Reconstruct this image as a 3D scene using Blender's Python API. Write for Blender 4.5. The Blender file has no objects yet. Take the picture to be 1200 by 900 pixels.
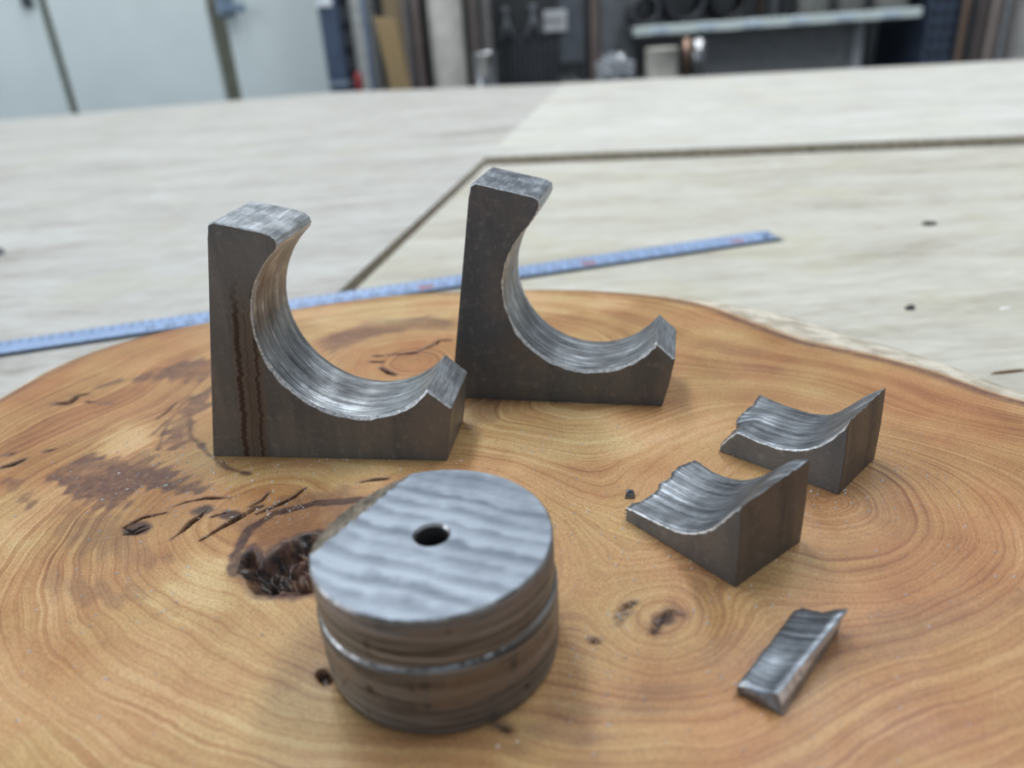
import bpy, bmesh, math, random
import numpy as np
from math import radians, sin, cos, tan, pi, atan2, hypot, sqrt
from mathutils import Vector, Matrix

random.seed(7)
rng = np.random.default_rng(11)
scene = bpy.context.scene
C = scene.collection

# ------------------------------------------------------------------ camera, world, light, exposure
Z0 = 0.832                      # height of the wood slab's top (bench top 0.800 m, slab 32 mm thick)
MM = 0.001
F_PX, PITCH, ROLL, H_CAM = 900.0, radians(26.0), radians(4.0), 110.0      # camera 110 mm above the slab
_fw = np.array([0.0, cos(PITCH), -sin(PITCH)])
_rt0 = np.array([1.0, 0, 0]); _up0 = np.cross(_rt0, _fw)
_R = cos(ROLL) * _rt0 - sin(ROLL) * _up0
_U = cos(ROLL) * _up0 + sin(ROLL) * _rt0

cam_d = bpy.data.cameras.new('camera')
cam_d.sensor_width = 36.0; cam_d.lens = 27.0
cam_d.clip_start = 0.005; cam_d.clip_end = 60
cam_d.dof.use_dof = True
cam_d.dof.focus_distance = 0.196
cam_d.dof.aperture_fstop = 10.0
cam = bpy.data.objects.new('camera', cam_d); C.objects.link(cam)
M = Matrix((( _R[0], _U[0], -_fw[0], 0), (_R[1], _U[1], -_fw[1], 0), (_R[2], _U[2], -_fw[2], Z0 + H_CAM * MM), (0, 0, 0, 1)))
cam.matrix_world = M
scene.camera = cam

w = bpy.data.worlds.new('workshop_daylight'); scene.world = w; w.use_nodes = True
bg = w.node_tree.nodes['Background']
bg.inputs[0].default_value = (0.72, 0.86, 1.0, 1); bg.inputs[1].default_value = 0.42

vs = scene.view_settings
vs.view_transform = 'Standard'; vs.look = 'None'; vs.gamma = 1.0; vs.use_curve_mapping = False
vs.exposure = -0.45

def area(name, loc, size, size_y, power, col, target):
    l = bpy.data.lights.new(name, 'AREA'); l.shape = 'RECTANGLE'; l.size = size; l.size_y = size_y
    l.energy = power; l.color = col
    o = bpy.data.objects.new(name, l); C.objects.link(o); o.location = loc
    o.rotation_euler = (Vector(target) - Vector(loc)).to_track_quat('-Z', 'Y').to_euler()
    return o
# rows of ceiling tubes over the bench and a bright roller-door opening far off to the left
area('ceiling_tube_light', (-0.5, 1.5, 3.2), 0.35, 2.4, 62, (0.93, 0.97, 1.0), (-0.5, 1.5, 0))
area('ceiling_tube_light', (1.1, 1.2, 3.2), 0.35, 2.4, 62, (0.93, 0.97, 1.0), (1.1, 1.2, 0))
area('doorway_daylight', (-3.4, 0.2, 2.0), 2.2, 2.4, 60, (0.86, 0.93, 1.0), (0, 0.4, 0.8))

# ------------------------------------------------------------------ pixel helpers (mm, slab top is z = 0)
def ray(px, py): return _fw + _R * (px - 600) / F_PX - _U * (py - 450) / F_PX
def on_plane(px, py, z=0.0):
    d = ray(px, py); t = (z - H_CAM) / d[2]; return np.array([0, 0, H_CAM]) + d * t
def on_back(px, py, Y):
    d = ray(px, py); t = Y / d[1]; return np.array([0, 0, H_CAM]) + d * t
def P2(pts, z=0.0): return np.array([on_plane(x, y, z)[:2] for x, y in pts])

# ------------------------------------------------------------------ node helper
class G:
    def __init__(s, name):
        s.m = bpy.data.materials.new(name); s.m.use_nodes = True
        s.t = s.m.node_tree; s.b = s.t.nodes['Principled BSDF']
    def n(s, typ, **props):
        nd = s.t.nodes.new(typ)
        for k, v in props.items(): setattr(nd, k, v)
        return nd
    def put(s, sock, v):
        if isinstance(v, bpy.types.NodeSocket): s.t.links.new(v, sock)
        elif isinstance(v, (tuple, list)) and len(v) == 3 and sock.type == 'RGBA': sock.default_value = (*v, 1)
        else: sock.default_value = v
    def math(s, op, a, b=0.0, c=0.0, clamp=False):
        nd = s.n('ShaderNodeMath', operation=op, use_clamp=clamp)
        s.put(nd.inputs[0], a); s.put(nd.inputs[1], b); s.put(nd.inputs[2], c); return nd.outputs[0]
    def mix(s, f, a, b, mode='MIX'):
        nd = s.n('ShaderNodeMix', data_type='RGBA', blend_type=mode, clamp_factor=True)
        s.put(nd.inputs[0], f); s.put(nd.inputs[6], a); s.put(nd.inputs[7], b); return nd.outputs[2]
    def coord(s, scale=(1, 1, 1), rot=(0, 0, 0), loc=(0, 0, 0), kind='Object'):
        tc = s.n('ShaderNodeTexCoord'); mp = s.n('ShaderNodeMapping')
        s.put(mp.inputs['Scale'], scale); s.put(mp.inputs['Rotation'], rot); s.put(mp.inputs['Location'], loc)
        s.t.links.new(tc.outputs[kind], mp.inputs['Vector']); return mp.outputs[0]
    def xyz(s, v):
        nd = s.n('ShaderNodeSeparateXYZ'); s.put(nd.inputs[0], v); return nd.outputs
    def noise(s, v, scale, detail=3, rough=0.55, dist=0.0, w=None):
        nd = s.n('ShaderNodeTexNoise')
        if w is not None:
            nd.noise_dimensions = '1D'; s.put(nd.inputs['W'], w)
        else: s.put(nd.inputs['Vector'], v)
        nd.inputs['Scale'].default_value = scale; nd.inputs['Detail'].default_value = detail
        nd.inputs['Roughness'].default_value = rough; nd.inputs['Distortion'].default_value = dist
        return nd.outputs['Fac']
    def attr(s, name): return s.n('ShaderNodeAttribute', attribute_name=name).outputs['Fac']
    def rng(s, v, a, b, c=0.0, d=1.0, smooth=True):
        nd = s.n('ShaderNodeMapRange'); nd.interpolation_type = 'SMOOTHSTEP' if smooth else 'LINEAR'
        s.put(nd.inputs[0], v)
        for i, x in enumerate((a, b, c, d)): s.put(nd.inputs[i + 1], x)
        return nd.outputs[0]
    def ramp(s, v, stops):
        nd = s.n('ShaderNodeValToRGB'); e = nd.color_ramp.elements
        while len(e) < len(stops): e.new(0.5)
        for k, (p, col) in zip(e, stops): k.position = p; k.color = (*col, 1)
        s.put(nd.inputs[0], v); return nd.outputs[0]
    def bump(s, h, strength, dist=0.001):
        nd = s.n('ShaderNodeBump'); nd.inputs['Strength'].default_value = strength; nd.inputs['Distance'].default_value = dist
        s.put(nd.inputs['Height'], h); s.t.links.new(nd.outputs[0], s.b.inputs['Normal'])
    def out(s, **kw):
        for k, v in kw.items(): s.put(s.b.inputs[k.replace('_', ' ')], v)
        return s.m

def plain(name, col, rough=0.6, metal=0.0, var=0.12, scale=30):
    g = G(name); nz = g.noise(g.coord(), scale, 4)
    c = g.mix(g.rng(nz, 0.3, 0.7), tuple(x * (1 - var) for x in col), tuple(min(1, x * (1 + var)) for x in col))
    return g.out(Base_Color=c, Roughness=rough, Metallic=metal)

# ------------------------------------------------------------------ object helpers
def link(name, me, mats=(), parent=None):
    for m in mats: me.materials.append(m)
    o = bpy.data.objects.new(name, me); C.objects.link(o)
    if parent: o.parent = parent
    return o
def tag(o, label=None, cat=None, group=None, kind=None):
    if label: o['label'] = label
    if cat: o['category'] = cat
    if group: o['group'] = group
    if kind: o['kind'] = kind
    return o
def empty(name, loc, label, cat, group=None, rz=0.0):
    o = bpy.data.objects.new(name, None); C.objects.link(o); o.location = loc; o.rotation_euler[2] = rz
    o.empty_display_size = 0.05
    return tag(o, label, cat, group)
def mesh(name, verts, faces, mi=None, smooth=False):
    me = bpy.data.meshes.new(name); me.from_pydata([tuple(map(float, v)) for v in verts], [], faces); me.update()
    if mi is not None: me.polygons.foreach_set('material_index', np.array(mi, dtype=np.int32))
    if smooth: me.polygons.foreach_set('use_smooth', np.ones(len(me.polygons), dtype=bool))
    return me
def bm_mesh(name, bm, smooth=False):
    bmesh.ops.recalc_face_normals(bm, faces=bm.faces[:])
    me = bpy.data.meshes.new(name); bm.to_mesh(me); bm.free()
    if smooth: me.polygons.foreach_set('use_smooth', np.ones(len(me.polygons), dtype=bool))
    return me
def box_bm(x0, x1, y0, y1, z0, z1, bev=0.0, bm=None):
    bm = bm or bmesh.new()
    r = bmesh.ops.create_cube(bm, size=1.0, matrix=Matrix.Translation(((x0 + x1) / 2, (y0 + y1) / 2, (z0 + z1) / 2)) @ Matrix.Diagonal((x1 - x0, y1 - y0, z1 - z0, 1)))
    if bev > 0:
        es = list({e for v in r['verts'] for e in v.link_edges})
        bmesh.ops.bevel(bm, geom=es, offset=bev, segments=2, affect='EDGES', profile=0.5)
    return bm
def lathe(name, prof, seg=24, cap=True):
    """prof: list of (r, z) from bottom to top, metres"""
    V, Fc = [], []
    for r, z in prof:
        for k in range(seg): V.append((r * cos(2 * pi * k / seg), r * sin(2 * pi * k / seg), z))
    for i in range(len(prof) - 1):
        for k in range(seg):
            a = i * seg + k; b = i * seg + (k + 1) % seg
            Fc.append((a, b, b + seg, a + seg))
    if cap:
        Fc.append(tuple(range(seg - 1, -1, -1))); n = (len(prof) - 1) * seg; Fc.append(tuple(range(n, n + seg)))
    me = mesh(name, V, Fc)
    for p in me.polygons: p.use_smooth = len(p.vertices) == 4
    return me
def bar_mesh(name, a, b, r, seg=10):
    """round rod between two points (metres)"""
    a = Vector(a); b = Vector(b); d = (b - a).normalized(); q = d.to_track_quat('Z', 'Y').to_matrix()
    L = (b - a).length; me = lathe(name, [(r * 0.8, 0), (r, r * 0.3), (r, L - r * 0.3), (r * 0.8, L)], seg)
    me.transform(Matrix.Translation(a) @ q.to_4x4()); return me

# ------------------------------------------------------------------ numpy noise
_tab = rng.random((256, 256))
def vnoise(x, y, s, off=0):
    x = x / s + 57.3 + off * 13.7; y = y / s + 91.1 + off * 7.9
    xi = np.floor(x).astype(int); yi = np.floor(y).astype(int); fx = x - xi; fy = y - yi
    fx = fx * fx * fx * (fx * (fx * 6 - 15) + 10); fy = fy * fy * fy * (fy * (fy * 6 - 15) + 10)
    g = lambda a, b: _tab[a % 256, b % 256]
    return (g(xi, yi) * (1 - fx) + g(xi + 1, yi) * fx) * (1 - fy) + (g(xi, yi + 1) * (1 - fx) + g(xi + 1, yi + 1) * fx) * fy - 0.5
def fbm(x, y, s, off=0, o=3): return sum(vnoise(x, y, s / 2 ** k, off + k) / 2 ** k for k in range(o))
def sst(x, a, b):
    t = np.clip((x - a) / (b - a), 0, 1); return t * t * (3 - 2 * t)
def seg_dist(X, Y, pts, wid=None):
    """distance to a polyline minus local half-width (mm)"""
    best = np.full(X.shape, 1e9); n = len(pts)
    for i in range(n - 1):
        ax, ay = pts[i]; bx, by = pts[i + 1]; dx, dy = bx - ax, by - ay
        t = np.clip(((X - ax) * dx + (Y - ay) * dy) / (dx * dx + dy * dy + 1e-9), 0, 1)
        d = np.hypot(X - ax - t * dx, Y - ay - t * dy)
        if wid is not None: d = d - (wid[i] * (1 - t) + wid[i + 1] * t)
        best = np.minimum(best, d)
    return best
def poly_sd(X, Y, pts):
    """signed distance to a closed polygon, negative inside"""
    d = seg_dist(X, Y, list(pts) + [pts[0]]); ins = np.zeros(X.shape, bool); n = len(pts)
    for i in range(n):
        ax, ay = pts[i]; bx, by = pts[(i + 1) % n]
        c = ((ay > Y) != (by > Y)) & (X < (bx - ax) * (Y - ay) / (by - ay + 1e-12) + ax)
        ins ^= c
    return np.where(ins, -d, d)

# ================================================================== MATERIALS
def mat_wood():
    g = G('oiled_slab_wood')
    ph = g.attr('ring_phase'); dk = g.attr('dark'); lt = g.attr('light'); ch = g.attr('char'); rd = g.attr('red'); sap = g.attr('sap')
    v = g.coord((1000, 1000, 1000))
    warp = g.math('MULTIPLY', g.math('SUBTRACT', g.noise(v, 0.09, 3), 0.5), 2.0)
    p = g.math('ADD', ph, warp)
    broad = g.noise(None, 0.075, 2, 0.6, w=p)
    fine = g.noise(None, 0.62, 4, 0.72, w=p)
    hair = g.noise(None, 1.9, 2, 0.6, w=p)
    amp = g.rng(g.noise(v, 0.022, 2), 0.3, 0.7, 0.25, 1.0)
    f = g.math('ADD', g.math('MULTIPLY', broad, 0.42), g.math('MULTIPLY', g.math('SUBTRACT', fine, 0.5), g.math('MULTIPLY', amp, 0.80)))
    f = g.math('ADD', f, g.math('MULTIPLY', g.math('SUBTRACT', hair, 0.5), g.math('MULTIPLY', amp, 0.42)))
    f = g.math('ADD', f, g.math('MULTIPLY', g.math('SUBTRACT', g.noise(v, 0.05, 4), 0.5), 0.42))
    f = g.math('ADD', f, g.math('MULTIPLY', lt, -0.24)); f = g.math('ADD', f, 0.27)
    col = g.ramp(f, [(0.18, (0.64, 0.445, 0.24)), (0.36, (0.54, 0.335, 0.155)), (0.52, (0.43, 0.232, 0.10)), (0.70, (0.26, 0.112, 0.052)), (0.90, (0.14, 0.058, 0.036))])
    hue = g.noise(v, 0.035, 3)
    col = g.mix(1.0, col, g.mix(g.rng(hue, 0.38, 0.62), (1.02, 0.95, 0.94), (1.0, 1.04, 0.98)), 'MULTIPLY')
    grit = g.noise(v, 2.4, 2, 0.6); col = g.mix(1.0, col, g.mix(g.rng(grit, 0.3, 0.7), (0.80, 0.78, 0.75), (1.16, 1.17, 1.18)), 'MULTIPLY')
    col = g.mix(g.math('MULTIPLY', rd, 0.72), col, g.mix(1.0, col, (0.90, 0.72, 0.62), 'MULTIPLY'))
    purple = g.mix(g.rng(g.noise(v, 0.5, 4), 0.3, 0.75), (0.095, 0.045, 0.038), (0.17, 0.085, 0.06))
    col = g.mix(g.math('MULTIPLY', dk, g.rng(g.noise(v, 0.35, 5, 0.65), 0.25, 0.55, 0.55, 1.0)), col, purple)
    pore = g.rng(g.noise(v, 1.3, 3), 0.55, 0.72)
    col = g.mix(g.math('MULTIPLY', pore, 0.30), col, (0.16, 0.07, 0.03))
    bark = g.mix(g.rng(g.noise(g.coord((1000, 1000, 4000)), 0.12, 5), 0.3, 0.7), (0.40, 0.35, 0.27), (0.70, 0.64, 0.53))
    col = g.mix(sap, col, bark)
    charc = g.mix(g.rng(g.noise(v, 0.6, 4), 0.4, 0.7), (0.012, 0.008, 0.007), (0.07, 0.035, 0.022))
    col = g.mix(ch, col, charc)
    ro = g.rng(g.noise(v, 0.06, 4), 0.3, 0.7, 0.36, 0.52)
    ro = g.math('ADD', ro, g.math('MULTIPLY', sap, 0.35))
    g.bump(g.math('ADD', g.math('MULTIPLY', fine, 0.5), g.noise(v, 1.2, 3)), 0.10, 0.0004)
    return g.out(Base_Color=col, Roughness=ro, Specular_IOR_Level=0.42)
WOOD = mat_wood()

def mat_scale(name, a, b, c, rough=0.40, drip=None, seed=0.0):
    """hot-rolled mill scale, optional rust runs at (x0, x1, ztop) in mm"""
    g = G(name); v = g.coord((1000, 1000, 1000), loc=(seed, seed * 2, 0))
    vs_ = g.coord((1000, 1000, 160), loc=(seed, 0, 0))
    n1 = g.noise(vs_, 0.10, 4, 0.6, 0.4); n2 = g.noise(v, 0.045, 3, 0.6); n3 = g.noise(v, 1.1, 4, 0.7)
    col = g.mix(g.rng(n2, 0.35, 0.65), a, b); col = g.mix(g.rng(n1, 0.42, 0.75), col, c)
    n4 = g.noise(v, 0.42, 4, 0.65)
    col = g.mix(g.math('MULTIPLY', g.rng(n3, 0.5, 0.75), 0.5), col, tuple(x * 0.5 for x in a)); col = g.mix(g.rng(n4, 0.52, 0.72, 0, 0.55), col, tuple(x * 1.5 for x in b))
    ro = g.rng(n1, 0.3, 0.7, rough - 0.08, rough + 0.12)
    metal = 0.30
    if drip:
        x, y, z = g.xyz(g.coord((1000, 1000, 1000)))
        x0, x1, zt = drip
        wob = g.math('MULTIPLY', g.math('SUBTRACT', g.noise(g.coord((0, 0, 1000)), 0.55, 2), 0.5), 3.4)
        wob = g.math('ADD', wob, g.math('MULTIPLY', g.math('SUBTRACT', g.noise(g.coord((30, 1000, 1000)), 0.10, 2), 0.5), 2.0))
        xx = g.math('ADD', g.math('SUBTRACT', x, g.math('MULTIPLY', z, 0.16)), wob)
        line = g.noise(None, 0.40, 2, 0.5, w=g.math('ADD', xx, 9.0))
        band = g.math('MULTIPLY', g.rng(xx, x0 - 1, x0 + 1.5), g.rng(xx, x1 + 1, x1 - 1))
        band = g.math('MULTIPLY', band, g.rng(z, zt + 8, zt - 8))
        m = g.math('MULTIPLY', g.math('MULTIPLY', band, 0.85), g.rng(line, 0.48, 0.60))
        col = g.mix(g.math('MULTIPLY', band, 0.55), col, (0.17, 0.115, 0.07))
        col = g.mix(m, col, (0.045, 0.022, 0.012)); ro = g.math('ADD', ro, g.math('MULTIPLY', band, 0.1))
    g.bump(g.math('ADD', n3, g.math('MULTIPLY', n1, 0.6)), 0.22, 0.0004)
    return g.out(Base_Color=col, Roughness=ro, Metallic=metal)

def mat_cut(name, base=(0.42, 0.44, 0.46), streak_axis=1, rough=0.34, contrast=1.0, seed=0.0):
    """hole-saw bore: score lines running along the arc, varying over the depth (local y)"""
    g = G(name); sc = [35, 35, 35]; sc[streak_axis] = 1000
    v = g.coord(tuple(sc), loc=(seed, seed, seed)); v2 = g.coord((1000, 1000, 1000))
    s1 = g.noise(v, 0.8, 3, 0.65); s2 = g.noise(v, 3.0, 3, 0.7); sm = g.noise(v2, 0.12, 4, 0.6)
    f = g.math('ADD', g.math('MULTIPLY', s1, 0.6), g.math('MULTIPLY', s2, 0.5))
    f = g.math('ADD', f, g.math('MULTIPLY', g.math('SUBTRACT', sm, 0.5), 0.55))
    col = g.ramp(f, [(0.36, tuple(x * 0.22 for x in base)), (0.52, tuple(x * 0.62 for x in base)), (0.64, base), (0.72, tuple(min(0.9, x * 2.0) for x in base))])
    ro = g.rng(s2, 0.3, 0.7, rough - 0.08, rough + 0.14)
    g.bump(f, 0.40 * contrast, 0.0005)
    return g.out(Base_Color=col, Roughness=ro, Metallic=0.62)

def mat_ground(name, base=(0.44, 0.46, 0.48), rot=0.0, rough=0.33):
    """belt-ground face with fine scratches"""
    g = G(name); v = g.coord((1000, 90, 1000), rot=(0, 0, rot)); v2 = g.coord((1000, 1000, 1000))
    s = g.noise(v, 1.3, 4, 0.7); m = g.noise(v2, 0.16, 4)
    f = g.math('ADD', g.math('MULTIPLY', s, 0.75), g.math('MULTIPLY', m, 0.4))
    col = g.ramp(f, [(0.36, tuple(x * 0.5 for x in base)), (0.58, base), (0.75, tuple(min(0.92, x * 1.6) for x in base))])
    g.bump(s, 0.3, 0.0004)
    return g.out(Base_Color=col, Roughness=g.rng(m, 0.3, 0.7, rough - 0.08, rough + 0.1), Metallic=0.65)

def mat_rim():
    g = G('bright_burr_edge'); m = g.noise(g.coord((1000, 1000, 1000)), 0.9, 4, 0.7)
    col = g.mix(g.rng(m, 0.35, 0.6), (0.46, 0.48, 0.49), (0.93, 0.94, 0.95)); g.bump(m, 0.5, 0.0005)
    return g.out(Base_Color=col, Roughness=g.rng(m, 0.3, 0.7, 0.40, 0.28), Metallic=0.35)
RIM = mat_rim()

# ================================================================== SETTING
def wall_mat(name, col): return plain(name, col, 0.85, 0, 0.1, 6)
floor_me = bm_mesh('floor', box_bm(-4.5, 4.5, -2.5, 4.0, -0.1, 0.0))
g = G('concrete_floor'); n1 = g.noise(g.coord(), 3, 6)
tag(link('floor', floor_me, [g.out(Base_Color=g.mix(n1, (0.16, 0.16, 0.155), (0.26, 0.255, 0.24)), Roughness=0.7)]), 'grey concrete workshop floor', None, kind='structure')
tag(link('wall_back', bm_mesh('wall_back', box_bm(-4.5, 4.5, 2.95, 3.1, 0.0, 3.4)), [wall_mat('dim_wall', (0.10, 0.105, 0.11))]), 'dark wall behind the stored pipes', None, kind='structure')

# ------------------------------------------------------------------ workbench of three plywood sheets
ZB = -32.0
def mat_ply(name, ang, a, b, c, sc=1.0, seed=0.0):
    g = G(name)
    big = g.noise(g.coord((5 * sc, 22 * sc, 20), rot=(0, 0, ang), loc=(seed, seed * 1.7, 0)), 1.0, 5, 0.62, 0.9)
    mid = g.noise(g.coord((22 * sc, 95 * sc, 30), rot=(0, 0, ang), loc=(seed * 2, seed, 0)), 1.0, 5, 0.65, 1.2)
    fib = g.noise(g.coord((70, 520, 100), rot=(0, 0, ang), loc=(seed, 0, 0)), 1.0, 4, 0.7, 0.7)
    mot = g.noise(g.coord(loc=(0, seed, 0)), 60, 5, 0.7); blot = g.noise(g.coord(loc=(seed, 0, 0)), 9, 5, 0.6)
    f = g.math('ADD', g.math('MULTIPLY', big, 0.55), g.math('MULTIPLY', mid, 0.45))
    f = g.math('ADD', f, g.math('MULTIPLY', g.math('SUBTRACT', fib, 0.5), 0.22)); f = g.math('ADD', f, g.math('MULTIPLY', g.math('SUBTRACT', mot, 0.5), 0.20))
    col = g.ramp(f, [(0.34, c), (0.47, b), (0.60, a), (0.72, tuple(min(0.86, x * 1.14) for x in a))])
    col = g.mix(g.rng(blot, 0.52, 0.70, 0, 0.40), col, tuple(x * 0.75 for x in b))
    col = g.mix(g.rng(g.noise(g.coord(loc=(3, seed, 0)), 14, 4, 0.6), 0.50, 0.68, 0, 0.38), col, (b[0], b[1] * 0.98, b[2] * 0.80))
    g.bump(g.math('ADD', mid, mot), 0.22, 0.0015)
    return g.out(Base_Color=col, Roughness=0.62)
PLY_L = mat_ply('weathered_plywood_grey', radians(-56), (0.57, 0.56, 0.53), (0.475, 0.455, 0.42), (0.34, 0.31, 0.275), 1.0, 1.3)
PLY_R = mat_ply('weathered_plywood_cream', radians(5), (0.62, 0.60, 0.53), (0.53, 0.505, 0.43), (0.40, 0.36, 0.29), 1.2, 4.1)
PLY_B = mat_ply('weathered_plywood_pale', radians(5), (0.68, 0.67, 0.625), (0.60, 0.58, 0.53), (0.47, 0.44, 0.39), 1.0, 7.7)
PLY_E = plain('plywood_edge', (0.42, 0.37, 0.29), 0.8, 0, 0.35, 300)

bench = empty('workbench', (0, 0.6, 0), 'long workbench topped with pale worn plywood sheets', 'workbench')
def sheet(poly, z0, z1, mats):
    n = len(poly); c = np.mean(poly, axis=0)
    bm = bmesh.new()
    for z in (z0, z1):
        for x, y in poly: bm.verts.new((x * MM, y * MM - 0.6, Z0 + z * MM))
    bm.verts.ensure_lookup_table()
    bm.faces.new([bm.verts[i + n] for i in range(n)]).material_index = 0
    bm.faces.new([bm.verts[i] for i in range(n - 1, -1, -1)]).material_index = 1
    for i in range(n):
        j = (i + 1) % n; bm.faces.new((bm.verts[i], bm.verts[j], bm.verts[j + n], bm.verts[i + n])).material_index = 1
    return link('plywood_sheet', bm_mesh('plywood_sheet', bm), mats, bench)
s_near = on_plane(398, 349, ZB)[:2]; s_mid = on_plane(531, 226, ZB)[:2]; s_far = on_plane(664, 98, ZB)[:2]
sdir = (s_far - s_near) / np.linalg.norm(s_far - s_near)
def seam(y, off=0.0):
    t = (y - s_near[1]) / sdir[1]; p = s_near + sdir * t
    return np.array([p[0] + off, y])
bl = on_plane(0, 141, ZB)[:2]; bm_ = on_plane(385, 108.5, ZB)[:2]
ldir = (bm_ - bl); l_far = lambda x: bl[1] + ldir[1] / ldir[0] * (x - bl[0])
ta_y = on_plane(572, 193, ZB)[1]
left_poly = [(-1500, -160), tuple(seam(-160, -8.0)), tuple(seam(ta_y, -2.8)), tuple(seam(s_far[1], -4)), tuple(bm_), (-1500, l_far(-1500))]
ta = on_plane(572, 193, ZB)[:2]; tb = on_plane(1200, 169, ZB)[:2]
tl = lambda x: ta[1] + (tb[1] - ta[1]) / (tb[0] - ta[0]) * (x - ta[0])
ya = ta[1]
right_poly = [tuple(seam(-160, 2.2)), (1400, -160), (1400, tl(1400) - 3), tuple(seam(ya - 3, 6))]
ra = on_plane(665, 97.5, ZB + 8)[:2]; rb = on_plane(1200, 70, ZB + 8)[:2]
rl = lambda x: ra[1] + (rb[1] - ra[1]) / (rb[0] - ra[0]) * (x - ra[0])
back_poly = [tuple(seam(ya, 6)), (1400, tl(1400)), (1400, rl(1400)), tuple(seam(rl(ra[0]), 3))]
sheet(left_poly, ZB - 18, ZB, [PLY_L, PLY_E]); sheet(right_poly, ZB - 18, ZB, [PLY_R, PLY_E]); sheet(back_poly, ZB - 10, ZB + 8, [PLY_B, PLY_E])
STEELB = plain('bench_frame_steel', (0.10, 0.11, 0.13), 0.5, 0.6)
zt = Z0 + (ZB - 18) * MM
bmx = bmesh.new()
for y0 in (-0.72, 0.15): box_bm(-1.40, 1.30, y0, y0 + 0.05, zt - 0.06, zt - 0.0005, 0.0, bmx)
link('bench_frame', bm_mesh('bench_frame', bmx), [STEELB], bench)
for x in (-1.38, -0.05, 1.24):
    for y0 in (-0.72, 0.15):
        link('leg', bm_mesh('leg', box_bm(x, x + 0.05, y0, y0 + 0.05, 0.0, zt - 0.06)), [STEELB], bench)

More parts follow.
